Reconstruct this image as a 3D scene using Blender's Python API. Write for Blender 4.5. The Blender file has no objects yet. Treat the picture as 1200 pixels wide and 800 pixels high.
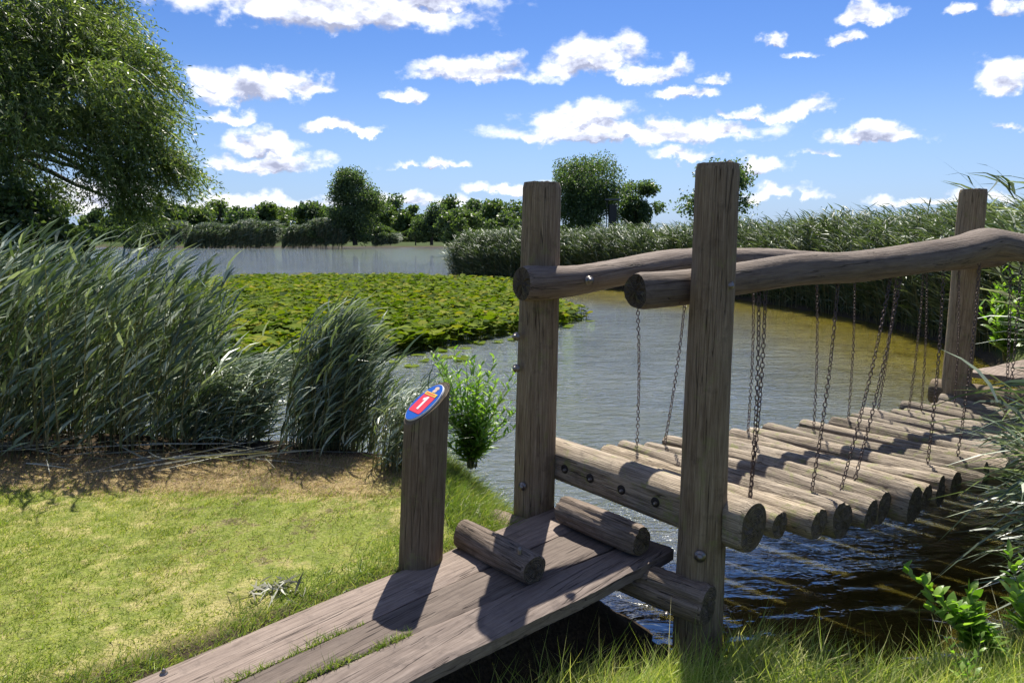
import bpy, math, random
import numpy as np
R = math.radians
rng = np.random.default_rng(7)
random.seed(7)
S = bpy.context.scene

# ------------------------------------------------------------------ camera
CH, PITCH, FPX = 1.5, R(8.5), 866.7
cd = bpy.data.cameras.new('camera'); cam = bpy.data.objects.new('camera', cd)
S.collection.objects.link(cam)
cam.location = (0, 0, CH); cam.rotation_euler = (R(90) - PITCH, 0, 0)
cd.sensor_width = 36; cd.lens = 26; cd.clip_start = 0.05; cd.clip_end = 6000
S.camera = cam

# ------------------------------------------------------------------ light
SUN_AZ, SUN_EL = R(10), R(57)          # azimuth clockwise from +Y
sd_ = bpy.data.lights.new('sun', 'SUN'); sun = bpy.data.objects.new('sun', sd_)
S.collection.objects.link(sun)
sd_.energy = 5.0; sd_.angle = R(0.53); sd_.color = (1.0, 0.95, 0.86)
sun.rotation_euler = (R(90) - SUN_EL, 0, math.pi - SUN_AZ)
sun.location = (3, 15, 25)
S.view_settings.view_transform = 'Standard'; S.view_settings.look = 'None'
S.view_settings.exposure = 0.95; S.view_settings.gamma = 1.0
S.view_settings.use_curve_mapping = False
S.render.engine = 'CYCLES'
S.cycles.max_bounces = 6; S.cycles.transparent_max_bounces = 6
S.cycles.transmission_bounces = 4; S.cycles.diffuse_bounces = 3; S.cycles.glossy_bounces = 3
S.cycles.caustics_reflective = False; S.cycles.caustics_refractive = False
S.cycles.sample_clamp_indirect = 5; S.cycles.sample_clamp_direct = 7

def dir_of(px, py):
    a = (px - 600) / FPX; b = (400 - py) / FPX
    up = b * math.cos(PITCH) - math.sin(PITCH); fw = math.cos(PITCH) + b * math.sin(PITCH)
    n = math.sqrt(a * a + up * up + fw * fw)
    return math.atan2(a, fw), math.asin(up / n)

W = bpy.data.worlds.new('World'); S.world = W; W.use_nodes = True
nt = W.node_tree; nt.nodes.clear()
class G:                                   # tiny node helper
    def __init__(s, t): s.t = t
    def n(s, ty, **k):
        x = s.t.nodes.new(ty)
        for a, v in k.items(): setattr(x, a, v)
        return x
    def l(s, a, b): s.t.links.new(a, b)
    def put(s, sock, v):
        if isinstance(v, bpy.types.NodeSocket): s.l(v, sock)
        elif v is not None: sock.default_value = v
    def m(s, op, a, b=None, c=None, clamp=False):
        x = s.n('ShaderNodeMath', operation=op); x.use_clamp = clamp
        s.put(x.inputs[0], a); s.put(x.inputs[1], b)
        if c is not None: s.put(x.inputs[2], c)
        return x.outputs[0]
    def v(s, op, a, b=None):
        x = s.n('ShaderNodeVectorMath', operation=op)
        s.put(x.inputs[0], a); s.put(x.inputs[1], b)
        return x.outputs['Value'] if op in ('LENGTH', 'DOT_PRODUCT', 'DISTANCE') else x.outputs[0]
    def noise(s, vec, scale, detail=4, rough=0.55, dist=0.0, col=False):
        x = s.n('ShaderNodeTexNoise'); s.put(x.inputs['Vector'], vec)
        x.inputs['Scale'].default_value = scale; x.inputs['Detail'].default_value = detail
        x.inputs['Roughness'].default_value = rough; x.inputs['Distortion'].default_value = dist
        return x.outputs['Color' if col else 'Fac']
    def ramp(s, f, stops):
        x = s.n('ShaderNodeValToRGB'); s.put(x.inputs[0], f); e = x.color_ramp.elements
        while len(e) < len(stops): e.new(0.5)
        for i, (p, c) in enumerate(stops):
            e[i].position = p; e[i].color = (c[0], c[1], c[2], 1) if hasattr(c, '__len__') else (c, c, c, 1)
        return x.outputs[0]
    def mix(s, f, a, b, mode='MIX'):
        x = s.n('ShaderNodeMix', data_type='RGBA', blend_type=mode)
        s.put(x.inputs[0], f)
        for i, v in ((6, a), (7, b)):
            if isinstance(v, tuple) and len(v) == 3: v = (*v, 1)
            s.put(x.inputs[i], v)
        return x.outputs[2]
    def step(s, v, a, b):
        x = s.n('ShaderNodeMapRange', interpolation_type='SMOOTHSTEP'); s.put(x.inputs[0], v)
        x.inputs[1].default_value = a; x.inputs[2].default_value = b
        return x.outputs[0]
g = G(nt)
sky = g.n('ShaderNodeTexSky', sky_type='NISHITA'); sky.sun_disc = False
sky.sun_elevation = SUN_EL; sky.sun_rotation = SUN_AZ
sky.air_density = 1.1; sky.dust_density = 0.6; sky.ozone_density = 2.2
tc = g.n('ShaderNodeTexCoord'); D = tc.outputs['Generated']
sx = g.n('ShaderNodeSeparateXYZ'); g.l(D, sx.inputs[0])
az = g.m('ARCTAN2', sx.outputs[0], sx.outputs[1]); el = g.m('ARCSINE', sx.outputs[2])
wn = g.noise(D, 22, 5, 0.6, col=True)
warp = g.v('MULTIPLY', g.v('SUBTRACT', wn, (0.5, 0.5, 0.5)), (0.085, 0.05, 0))
cb = g.n('ShaderNodeCombineXYZ'); g.l(az, cb.inputs[0]); g.l(el, cb.inputs[1])
P2 = g.v('ADD', cb.outputs[0], warp)
# clouds of the day: centre, half-width, half-height as seen from the pond, in hundredths of the view
CL = [(395, 8, 165, 40, 1), (500, 0, 60, 22, 1), (285, 108, 60, 24, 1), (245, 92, 30, 18, .8), (355, 98, 32, 18, .8), (405, 150, 52, 10, .9),
      (320, 190, 66, 17, 1), (310, 168, 42, 18, .9), (565, 82, 70, 22, 1), (690, 66, 66, 32, 1), (760, 84, 50, 16, .9), (805, 108, 28, 10, .8), (480, 112, 24, 13, .9),
      (735, 156, 150, 20, 1), (680, 136, 70, 24, 1), (840, 152, 55, 14, .9), (516, 193, 26, 8, .8), (930, 130, 42, 16, .9), (1022, 158, 58, 16, 1),
      (1022, 12, 34, 18, .9), (905, 48, 18, 11, .7), (992, 46, 24, 9, .7), (940, 64, 24, 7, .6), (1178, 90, 44, 28, 1), (1182, 14, 22, 10, .7), (1125, 12, 18, 7, .6),
      (885, 198, 40, 13, .8), (965, 178, 26, 8, .6), (595, 220, 48, 10, .8), (475, 192, 24, 6, .6), (120, 232, 80, 22, .9), (300, 240, 120, 14, .8),
      (470, 236, 60, 10, .7), (910, 228, 50, 9, .6), (1090, 232, 80, 8, .6), (265, 136, 28, 10, .7), (870, 134, 30, 8, .6), (840, 92, 20, 6, .5), (800, 180, 40, 9, .6),
      (1180, 150, 20, 6, .5), (1300, 120, 60, 30, 1), (-60, 60, 120, 50, 1), (-150, 200, 120, 30, 1), (1450, 60, 120, 40, 1), (1500, 190, 120, 22, 1)]
acc = None; sh = None
for (cx, cy, w, h, amp) in CL:
    a0, e0 = dir_of(cx, cy + h * 0.25); a1, _ = dir_of(cx + w, cy); _, e1 = dir_of(cx, cy + h * .25 - h)
    wa = abs(a1 - a0); he = abs(e1 - e0)
    q = g.v('SUBTRACT', P2, (a0, e0, 0)); q = g.v('MULTIPLY', q, (1 / wa, 1 / he, 0))
    q2 = g.v('MAXIMUM', q, g.v('MULTIPLY', q, (1, 2.3, 1)))          # flat base below the centre
    q3 = g.v('MINIMUM', q, g.v('MULTIPLY', q, (1, 2.3, 1)))
    s_ = g.m('MULTIPLY', g.m('SUBTRACT', 1.0, g.v('LENGTH', q3)), amp)
    acc = s_ if acc is None else g.m('MAXIMUM', acc, s_)
    b_ = g.m('MULTIPLY', g.m('SUBTRACT', 1.0, g.v('LENGTH', g.v('ADD', q3, (0, .5, 0)))), amp)   # the same cloud a little lower: its shaded base
    sh = b_ if sh is None else g.m('MAXIMUM', sh, b_)
Dn = g.v('MULTIPLY', D, (1, 1, 1.7))
f1 = g.noise(Dn, 21, 8, 0.56); f2 = g.noise(g.v('ADD', Dn, (0.0, 0.004, 0.022)), 21, 8, 0.56)
f3 = g.noise(D, 6, 6, 0.6)
hi = g.m('MULTIPLY', g.step(el, R(19), R(30)), 1.0)                 # scattered clouds higher up, out of the frame
gen = g.m('ADD', g.m('MULTIPLY', g.m('SUBTRACT', f3, 0.56), 5.0), g.m('MULTIPLY', g.m('SUBTRACT', hi, 1.0), 9.0))
base_ = g.step(g.m('SUBTRACT', sh, acc), -.05, .5)
acc = g.m('MAXIMUM', acc, gen)
acc = g.m('MINIMUM', acc, 0.75)
dens = g.m('ADD', acc, g.m('MULTIPLY', g.m('SUBTRACT', f1, 0.5), 2.1))
alpha = g.step(dens, -0.26, 0.42)
relief = g.m('MULTIPLY', g.m('SUBTRACT', f1, f2), 3.2)
thick = g.step(dens, 0.25, 0.95)
lit = g.m('ADD', g.m('SUBTRACT', g.m('SUBTRACT', 1.0, g.m('MULTIPLY', base_, .52)), g.m('MULTIPLY', thick, 0.36)), relief, clamp=True)
ccol = g.ramp(lit, [(0.25, (4.6, 4.9, 6.6)), (0.6, (8.2, 8.6, 10.4)), (0.95, (13, 13, 13))])
hz = g.m('MULTIPLY', g.m('SUBTRACT', 1.0, g.step(el, R(-1), R(13))), 0.5)
skc = g.mix(1.0, sky.outputs[0], (0.58, 0.79, 1.22), 'MULTIPLY')
skc = g.mix(g.m('MULTIPLY', g.step(el, R(5), R(19)), .9), skc, g.mix(1.0, skc, (0.66, 0.80, 0.92), 'MULTIPLY'))
skc = g.mix(hz, skc, (5.6, 7.6, 11.5))
col = g.mix(g.m('MULTIPLY', alpha, 0.96), skc, ccol)
bg = g.n('ShaderNodeBackground'); g.l(col, bg.inputs[0]); bg.inputs[1].default_value = 0.053
wo = g.n('ShaderNodeOutputWorld'); g.l(bg.outputs[0], wo.inputs[0])
W.cycles.sampling_method = 'MANUAL'; W.cycles.sample_map_resolution = 512

# ------------------------------------------------------------------ helpers
def W3(px, py, z):                         # point of the level z seen in direction (px,py); used to read positions off a survey picture
    a = (px - 600) / FPX; b = (400 - py) / FPX
    up = b * math.cos(PITCH) - math.sin(PITCH); fw = math.cos(PITCH) + b * math.sin(PITCH)
    d = (z - CH) / up
    return np.array([a * d, fw * d, z])
def HZ(py, Y):                             # height of something at distance Y
    b = (400 - py) / FPX
    up = b * math.cos(PITCH) - math.sin(PITCH); fw = math.cos(PITCH) + b * math.sin(PITCH)
    return CH + up * Y / fw

def wpos(o):
    p = np.zeros(3)
    while o is not None:
        p = p + np.array(o.location); o = o.parent
    return p
def link(name, me, parent=None, loc=None):
    o = bpy.data.objects.new(name, me); S.collection.objects.link(o)
    if parent is not None: o.parent = parent
    if loc is not None: o.location = loc
    return o
def tag(o, label=None, cat=None, group=None, kind=None):
    if label: o['label'] = label
    if cat: o['category'] = cat
    if group: o['group'] = group
    if kind: o['kind'] = kind
    return o
def empty(name, loc, label, cat, group=None):
    o = link(name, None, None, tuple(loc)); o.empty_display_size = 0.2
    return tag(o, label, cat, group)
def mesh(name, V, F, mats, parent=None, loc=None, smooth=True, mi=None, grain=None, flat=None):
    """V world positions (n,3); F (m,k) array or list of arrays; object origin at loc"""
    V = np.asarray(V, float)
    base = wpos(parent) if parent is not None else np.zeros(3)
    off = base + (np.array(loc) if loc is not None else 0)
    me = bpy.data.meshes.new(name)
    Fs = F if isinstance(F, list) else [F]
    Fs = [np.asarray(f, int) for f in Fs if len(f)]
    me.vertices.add(len(V)); me.vertices.foreach_set('co', (V - off).astype(np.float32).ravel())
    idx = np.concatenate([f.ravel() for f in Fs]); tot = np.concatenate([np.full(len(f), f.shape[1]) for f in Fs])
    st = np.concatenate([[0], np.cumsum(tot)[:-1]])
    me.loops.add(len(idx)); me.loops.foreach_set('vertex_index', idx.astype(np.int32))
    me.polygons.add(len(tot)); me.polygons.foreach_set('loop_start', st.astype(np.int32)); me.polygons.foreach_set('loop_total', tot.astype(np.int32))
    sm = np.full(len(tot), smooth)
    if flat is not None: sm[flat] = False
    me.polygons.foreach_set('use_smooth', sm)
    for m in (mats if isinstance(mats, (list, tuple)) else [mats]): me.materials.append(m)
    if mi is not None: me.polygons.foreach_set('material_index', np.asarray(mi, np.int32))
    if grain is not None:
        a = me.attributes.new('grain', 'FLOAT_VECTOR', 'POINT'); a.data.foreach_set('vector', np.asarray(grain, np.float32).ravel())
    me.update(calc_edges=True); me.validate()
    return link(name, me, parent, tuple(loc) if loc is not None else None)
def unit(v):
    v = np.asarray(v, float); return v / np.maximum(np.linalg.norm(v, axis=-1, keepdims=True), 1e-9)

# ------------------------------------------------------------------ materials
def newmat(name):
    m = bpy.data.materials.new(name); m.use_nodes = True; m.node_tree.nodes.clear()
    return m, G(m.node_tree)
def finish(g, bsdf):
    o = g.n('ShaderNodeOutputMaterial'); g.l(bsdf, o.inputs[0])
def pbsdf(g, col, rough=0.7, bump=None, bs=0.3, bd=0.01, spec=None, metal=0.0):
    p = g.n('ShaderNodeBsdfPrincipled')
    if isinstance(col, tuple): col = (*col, 1) if len(col) == 3 else col
    g.put(p.inputs['Base Color'], col); g.put(p.inputs['Roughness'], rough)
    p.inputs['Metallic'].default_value = metal
    if spec is not None: p.inputs['Specular IOR Level'].default_value = spec
    if bump is not None:
        b = g.n('ShaderNodeBump'); g.put(b.inputs['Height'], bump)
        b.inputs['Strength'].default_value = bs; b.inputs['Distance'].default_value = bd
        g.l(b.outputs[0], p.inputs['Normal'])
    return p
def wood(name, lo, mid, hi, moss=0.0, end=False, bd=0.004):
    m, g = newmat(name)
    at = g.n('ShaderNodeAttribute', attribute_name='grain'); V = at.outputs['Vector']
    if not end:
        fib = g.noise(g.v('MULTIPLY', V, (1, 1, 0.035)), 190, 5, 0.65)
        fib2 = g.noise(g.v('MULTIPLY', V, (1, 1, 0.10)), 45, 4, 0.6)
        crk = g.noise(g.v('MULTIPLY', V, (1, 1, 0.022)), 26, 2, 0.5, 0.2)
        crack = g.m('SUBTRACT', 1.0, g.step(g.m('ABSOLUTE', g.m('SUBTRACT', crk, 0.5)), 0.0, 0.010))
        big = g.noise(V, 4.5, 4, 0.6)
        f = g.m('ADD', g.m('MULTIPLY', fib, 0.55), g.m('MULTIPLY', g.m('ADD', g.m('MULTIPLY', fib2, 1.3), g.m('MULTIPLY', big, .6)), 0.27))
        bump = g.m('SUBTRACT', g.m('ADD', fib, g.m('MULTIPLY', fib2, 1.2)), g.m('MULTIPLY', crack, 1.6))
    else:
        xy = g.v('MULTIPLY', V, (1, 1, 0)); n0 = g.noise(V, 14, 3)
        rr = g.m('ADD', g.v('LENGTH', xy), g.m('MULTIPLY', n0, 0.012))
        ring = g.m('ADD', g.m('MULTIPLY', g.m('SINE', g.m('MULTIPLY', rr, 900.0)), 0.5), 0.5)
        sp = g.n('ShaderNodeSeparateXYZ'); g.l(V, sp.inputs[0])
        an = g.m('ARCTAN2', sp.outputs[1], sp.outputs[0])
        rad = g.noise(g.v('MULTIPLY', V, (1, 1, 0.2)), 60, 4, 0.7)
        cn = g.m('ADD', g.m('MULTIPLY', an, 1.9), g.m('MULTIPLY', n0, 2.5))
        crack = g.m('SUBTRACT', 1.0, g.step(g.m('ABSOLUTE', g.m('SINE', cn)), 0.0, 0.07))
        f = g.m('ADD', g.m('MULTIPLY', ring, 0.22), g.m('MULTIPLY', g.m('ADD', rad, n0), 0.36))
        bump = g.m('SUBTRACT', g.m('ADD', ring, rad), g.m('MULTIPLY', crack, 2.0))
    c = g.ramp(f, [(0.30, lo), (0.47, mid), (0.68, hi)])
    c = g.mix(g.m('MULTIPLY', crack, 0.75), c, tuple(x * 0.25 for x in lo))
    oi = g.n('ShaderNodeObjectInfo')
    c = g.mix(1.0, c, g.ramp(oi.outputs['Random'], [(0, (.62, .60, .56)), (.5, (.95, .93, .90)), (1, (1.2, 1.15, 1.05))]), 'MULTIPLY')
    blot = g.step(g.noise(V, 9, 5, 0.7), .52, .70)
    c = g.mix(g.m('MULTIPLY', blot, .45), c, tuple(x * .8 for x in lo))
    if moss > 0:
        mn = g.m('MULTIPLY', g.step(g.noise(V, 13, 5, 0.7), 0.54, 0.66), moss)
        c = g.mix(mn, c, (0.20, 0.22, 0.06))
    p = pbsdf(g, c, 0.82, bump, 0.85, bd, 0.25); finish(g, p.outputs[0])
    return m
W_POST = wood('weathered_post_wood', (0.066, 0.046, 0.027), (0.185, 0.135, 0.085), (0.34, 0.27, 0.185), 0.3)
W_LOG = wood('grey_log_wood', (0.040, 0.031, 0.022), (0.185, 0.150, 0.112), (0.46, 0.395, 0.315), 0.6, bd=.008)
W_RAIL = wood('pale_rail_wood', (0.086, 0.065, 0.054), (0.202, 0.158, 0.130), (0.331, 0.277, 0.238), 0.0)
W_DECK = wood('grey_plank_wood', (0.082, 0.063, 0.054), (0.163, 0.129, 0.112), (0.272, 0.224, 0.197), 0.0, bd=0.003)
W_STEP = wood('rough_step_wood', (0.043, 0.032, 0.025), (0.122, 0.094, 0.072), (0.302, 0.245, 0.202), 0.0, bd=0.008)
W_END = wood('sawn_log_end', (0.035, 0.03, 0.022), (0.12, 0.095, 0.07), (0.22, 0.18, 0.13), 0.3, end=True)
def simple(name, col, rough=0.5, metal=0.0, nscale=40, var=0.3):
    m, g = newmat(name)
    tc = g.n('ShaderNodeTexCoord'); n = g.noise(tc.outputs['Object'], nscale, 4)
    c = g.mix(n, tuple(x * (1 - var) for x in col), tuple(min(1, x * (1 + var)) for x in col))
    p = pbsdf(g, c, rough, n, 0.2, 0.002, metal=metal); finish(g, p.outputs[0]); return m
M_CHAIN = simple('rusty_chain_steel', (0.10, 0.07, 0.06), 0.5, 0.6, 90, 0.4)
M_BOLT = simple('dull_bolt_steel', (0.22, 0.20, 0.185), 0.4, 0.9, 60, 0.3)
M_DARK = simple('recess_shade', (0.02, 0.015, 0.012), 0.9)
def foliage(name, cols, trans=0.35, rough=0.42, spec=0.5, nsc=1.2, sheen=None):
    """leaf surfaces: colour varies leaf by leaf and in patches of the plant"""
    m, g = newmat(name)
    ge = g.n('ShaderNodeNewGeometry'); tc = g.n('ShaderNodeTexCoord')
    pn = g.noise(tc.outputs['Object'], nsc, 3)
    f = g.m('ADD', g.m('MULTIPLY', ge.outputs['Random Per Island'], 0.6), g.m('MULTIPLY', pn, 0.4))
    k = len(cols)
    c = g.ramp(f, [(0.12 + 0.76 * i / (k - 1), cc) for i, cc in enumerate(cols)])
    p = pbsdf(g, c, rough, spec=spec)
    t = g.n('ShaderNodeBsdfTranslucent')
    c2 = g.mix(1.0, c, (1.5, 1.7, 0.6), 'MULTIPLY'); g.l(c2, t.inputs[0])
    x = g.n('ShaderNodeMixShader'); x.inputs[0].default_value = trans
    g.l(p.outputs[0], x.inputs[1]); g.l(t.outputs[0], x.inputs[2]); finish(g, x.outputs[0])
    return m
F_REED = foliage('reed_leaf', [(0.025, 0.05, 0.02), (0.05, 0.085, 0.035), (0.19, 0.245, 0.13), (0.62, 0.66, 0.55)], 0.12, 0.42, 0.85, 2)
F_REEDSTEM = foliage('reed_stem', [(0.05, 0.07, 0.02), (0.14, 0.14, 0.05), (0.34, 0.27, 0.14)], 0.1, 0.5, 0.5)
F_REEDFAR = foliage('reed_bed_leaf', [(0.03, 0.055, 0.025), (0.06, 0.09, 0.04), (0.11, 0.15, 0.075), (0.32, 0.35, 0.28)], 0.16, 0.5, 0.5, 0.25)
F_LAWN = foliage('lawn_blade', [(0.08, 0.13, 0.018), (0.18, 0.24, 0.04), (0.32, 0.34, 0.08), (0.56, 0.48, 0.27)], 0.35, 0.5, 0.3, 1.2)
F_GRASS = foliage('bank_grass_blade', [(0.07, 0.13, 0.02), (0.13, 0.20, 0.035), (0.24, 0.28, 0.07), (0.38, 0.34, 0.16)], 0.35, 0.45, 0.4, 2)
F_BANK = foliage('bank_meadow_blade', [(0.12, 0.20, 0.025), (0.24, 0.33, 0.06), (0.42, 0.43, 0.14), (0.62, 0.54, 0.31)], 0.4, 0.5, 0.4, 2)
F_STRAW = foliage('dry_straw', [(0.16, 0.10, 0.055), (0.32, 0.22, 0.13), (0.50, 0.38, 0.24)], 0.15, 0.6, 0.3, 2)
F_LILY = foliage('lily_pad_leaf', [(0.02, 0.04, 0.006), (0.05, 0.085, 0.008), (0.10, 0.145, 0.010), (0.15, 0.19, 0.014), (0.26, 0.20, 0.03)], 0.30, 0.8, 0.08, 0.45)
F_WILLOW = foliage('willow_leaf', [(0.045, 0.075, 0.024), (0.085, 0.125, 0.035), (0.16, 0.20, 0.065), (0.30, 0.33, 0.15)], 0.40, 0.42, 0.5, 0.35)
F_TREE = foliage('dark_tree_leaf', [(0.03, 0.055, 0.03), (0.06, 0.095, 0.045), (0.10, 0.145, 0.06), (0.16, 0.20, 0.10)], 0.38, 0.5, 0.4, 0.25)
F_TREE2 = foliage('mid_green_tree_leaf', [(0.045, 0.075, 0.03), (0.075, 0.115, 0.04), (0.12, 0.165, 0.055), (0.17, 0.21, 0.08)], 0.3, 0.5, 0.4, 0.2)
F_BRIGHT = foliage('fresh_green_leaf', [(0.07, 0.15, 0.015), (0.12, 0.23, 0.025), (0.20, 0.32, 0.05), (0.28, 0.38, 0.10)], 0.45, 0.42, 0.5, 5)
F_BARK = simple('grey_brown_bark', (0.075, 0.06, 0.045), 0.9, 0, 8, 0.5)
F_DEAD = foliage('withered_leaf', [(0.10, 0.09, 0.06), (0.28, 0.27, 0.2), (0.45, 0.45, 0.38)], 0.1, 0.6, 0.3, 5)

# ------------------------------------------------------------------ ground and water
WZ = -0.5
LAKE = np.array([(-70, 88), (-45, 60), (-22, 38), (-10, 22), (-8, 12), (-6.5, 7.6), (-3.2, 6.1), (-1.6, 5.9), (-.85, 5.6), (-.5, 5.5), (-.12, 5.28), (.06, 4.85), (.22, 4.35), (.36, 4.05),
                 (.6, 3.7), (.95, 3.4), (1.5, 3.16), (2.1, 3.2), (2.9, 3.5), (3.9, 4.0), (4.9, 4.9), (5.3, 5.9), (4.2, 6.6), (4.6, 7.4), (6.4, 9.2), (7.6, 12), (7.9, 14.5), (7.9, 17.5), (6.6, 22),
                 (3.6, 26), (.5, 29), (-1.8, 30.5), (-3.0, 32.5), (-2.6, 36), (-1, 45), (-2, 62), (-3, 78), (-5, 86), (-8, 86), (-20, 87), (-40, 88), (-60, 90)], float)
def sdist(x, y):                           # >0 on land
    p = np.stack([x, y], -1); n = len(LAKE); best = np.full(x.shape, 1e9); ins = np.zeros(x.shape, bool)
    for i in range(n):
        a = LAKE[i]; b = LAKE[(i + 1) % n]; ab = b - a
        t = np.clip(((p - a) @ ab) / (ab @ ab), 0, 1)
        q = p - (a + t[..., None] * ab); best = np.minimum(best, np.hypot(q[..., 0], q[..., 1]))
        c = (a[1] > y) != (b[1] > y)
        with np.errstate(divide='ignore', invalid='ignore'):
            xi = a[0] + (y - a[1]) * (b[0] - a[0]) / (b[1] - a[1])
        ins ^= c & (x < xi)
    return np.where(ins, -best, best)
def smooth(t): t = np.clip(t, 0, 1); return t * t * (3 - 2 * t)
def wob(x, y, s=1.0):
    return (np.sin(x * 2.1 * s + 1.3 * np.sin(y * 1.7 * s)) + np.sin(y * 2.7 * s + 1.1 * np.sin(x * 2.3 * s + 2)) + .5 * np.sin(x * 6.1 * s + y * 4.7 * s)) / 2.5
# ramp frame (far end and near end corners of the plank ramp)
FL, FR = np.array([.195, 3.955, .0]), np.array([.775, 3.35, .0])
NL, NR = np.array([-1.455, 2.44, -.10]), np.array([-.385, 2.44, -.10])
def hland(x, y):
    h = -.045 - .066 * np.clip(3.95 - y, 0, 6)
    ex, ey = (NR - FR)[:2] / np.linalg.norm((NR - FR)[:2])
    s = (x - FR[0]) * ey - (y - FR[1]) * ex          # >0 beyond the ramp's right edge
    s = -s if ((0 - FR[0]) * ey - (5 - FR[1]) * ex) > 0 else s
    near = 1 - smooth((np.hypot(x, y - 2) - 6) / 6)
    h = h - .22 * smooth((s + .35) / .5) * near
    h = h - .24 * np.exp(-((s + .02) / .26) ** 2) * near * smooth((x + .9) / .8) * (x < 1.6)
    h = np.maximum(h, -.44)
    h = np.where(np.hypot(x, y) > 9, h * (1 - smooth((np.hypot(x, y) - 9) / 6)), h)
    return h + .012 * wob(x, y, 1.7)
def ground(x, y):
    s = sdist(x, y); hl = hland(x, y)
    up = smooth((s + .05) / .65)
    h = WZ - .03 + (hl - WZ + .03) * up
    return np.where(s < 0, WZ - .03 + np.maximum(s * .55, -1.2), h)
def axis(a, b, step, far, grow=1.16):
    c = list(np.arange(a, b, step)); s = step; v = b; r = []
    while v < far: r.append(v); s *= grow; v += s
    s = step; v = a - step; l = []
    while v > -far: l.append(v); s *= grow; v -= s
    return np.array(l[::-1] + c + r + [far])
xs = axis(-5.5, 5.5, .05, 2500); ys = axis(.8, 7.5, .05, 2600)
X, Y = np.meshgrid(xs, ys); Z = ground(X, Y)
near = (np.abs(X) < 6) & (Y > 0) & (Y < 8)
Z = Z + np.where(near, rng.normal(0, .0035, X.shape), 0)
ny, nx = X.shape; I = np.arange(nx * ny).reshape(ny, nx)
Fq = np.stack([I[:-1, :-1], I[:-1, 1:], I[1:, 1:], I[1:, :-1]], -1).reshape(-1, 4)
m, g = newmat('ground_soil_and_turf')
tc = g.n('ShaderNodeTexCoord'); O = tc.outputs['Object']
n1 = g.noise(O, 1.3, 5, .6); n2 = g.noise(O, 9, 5, .7); n3 = g.noise(O, 60, 3, .7); n4 = g.noise(g.v('ADD', O, (7, 3, 0)), .6, 3)
green = g.ramp(n2, [(.3, (.09, .12, .02)), (.5, (.17, .20, .04)), (.7, (.26, .26, .07))])
dry = g.ramp(n2, [(.3, (.13, .11, .045)), (.5, (.27, .24, .09)), (.7, (.38, .33, .14))])
spl = g.n('ShaderNodeSeparateXYZ'); g.l(O, spl.inputs[0])
strip = g.m('MULTIPLY', g.step(g.m('ADD', g.m('ADD', spl.outputs[1], g.m('MULTIPLY', spl.outputs[0], .06)), g.m('MULTIPLY', g.m('SUBTRACT', n2, .5), .8)), 3.95, 4.15), g.m('SUBTRACT', 1.0, g.step(spl.outputs[0], -1.0, -.6)))
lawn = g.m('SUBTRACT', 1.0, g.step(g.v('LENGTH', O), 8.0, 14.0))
c = g.mix(g.m('MULTIPLY', lawn, g.m('MAXIMUM', strip, g.step(g.m('ADD', n1, g.m('MULTIPLY', g.m('SUBTRACT', n2, .5), .5)), .46, .62))), green, dry)
c = g.mix(g.m('MULTIPLY', g.m('MULTIPLY', strip, lawn), .6), c, (.27, .18, .10))
sp = g.n('ShaderNodeSeparateXYZ'); g.l(O, sp.inputs[0])
soil = g.m('SUBTRACT', 1.0, g.step(g.m('ADD', sp.outputs[2], g.m('MULTIPLY', g.m('SUBTRACT', n2, .5), .08)), -.43, -.33))
soil2 = g.step(g.m('ADD', n4, g.m('MULTIPLY', g.m('SUBTRACT', n2, .5), .5)), .62, .70)
soilc = g.ramp(n3, [(.3, (.03, .024, .015)), (.7, (.085, .065, .04))])
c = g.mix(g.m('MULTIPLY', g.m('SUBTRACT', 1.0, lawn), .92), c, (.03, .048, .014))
c = g.mix(g.m('MAXIMUM', soil, g.m('MULTIPLY', soil2, .8)), c, soilc)
c = g.mix(g.m('MULTIPLY', g.m('MULTIPLY', g.m('SUBTRACT', n3, .5), 1.0), lawn), c, (.5, .42, .3))
bs_ = g.n('ShaderNodeAttribute', attribute_name='soil_shade')
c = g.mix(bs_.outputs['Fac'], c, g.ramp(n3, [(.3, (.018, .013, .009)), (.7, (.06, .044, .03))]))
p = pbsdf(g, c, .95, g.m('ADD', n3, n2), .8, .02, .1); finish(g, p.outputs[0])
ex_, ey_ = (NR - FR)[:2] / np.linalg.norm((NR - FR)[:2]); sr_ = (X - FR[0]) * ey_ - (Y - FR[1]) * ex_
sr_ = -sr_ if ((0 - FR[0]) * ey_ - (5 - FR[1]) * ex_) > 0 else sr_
SOIL_SHADE = (smooth((sr_ + .9) / .15) * (1 - smooth((sr_ - .12 - .07 * wob(X, Y, 3)) / .12)) * smooth((X + 2.2) / .3) * (1 - smooth((X - 1.25) / .3)) * (np.hypot(X, Y) < 7))  # shade under and beside the ramp, painted in as dark earth
SOIL_SHADE = np.maximum(SOIL_SHADE, .9 * smooth((Y - 4.82 - .10 * wob(X, Y, 2.3) + .05 * (X + 2)) / .2) * (1 - smooth((X + 1.0) / .25)) * (Y < 9) * (X > -9)).ravel()   # mud among the reeds, darkened to paint in the shade there
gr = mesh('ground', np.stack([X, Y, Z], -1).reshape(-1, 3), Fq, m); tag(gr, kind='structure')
at_ = gr.data.attributes.new('soil_shade', 'FLOAT', 'POINT'); at_.data.foreach_set('value', SOIL_SHADE.astype(np.float32))

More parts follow.
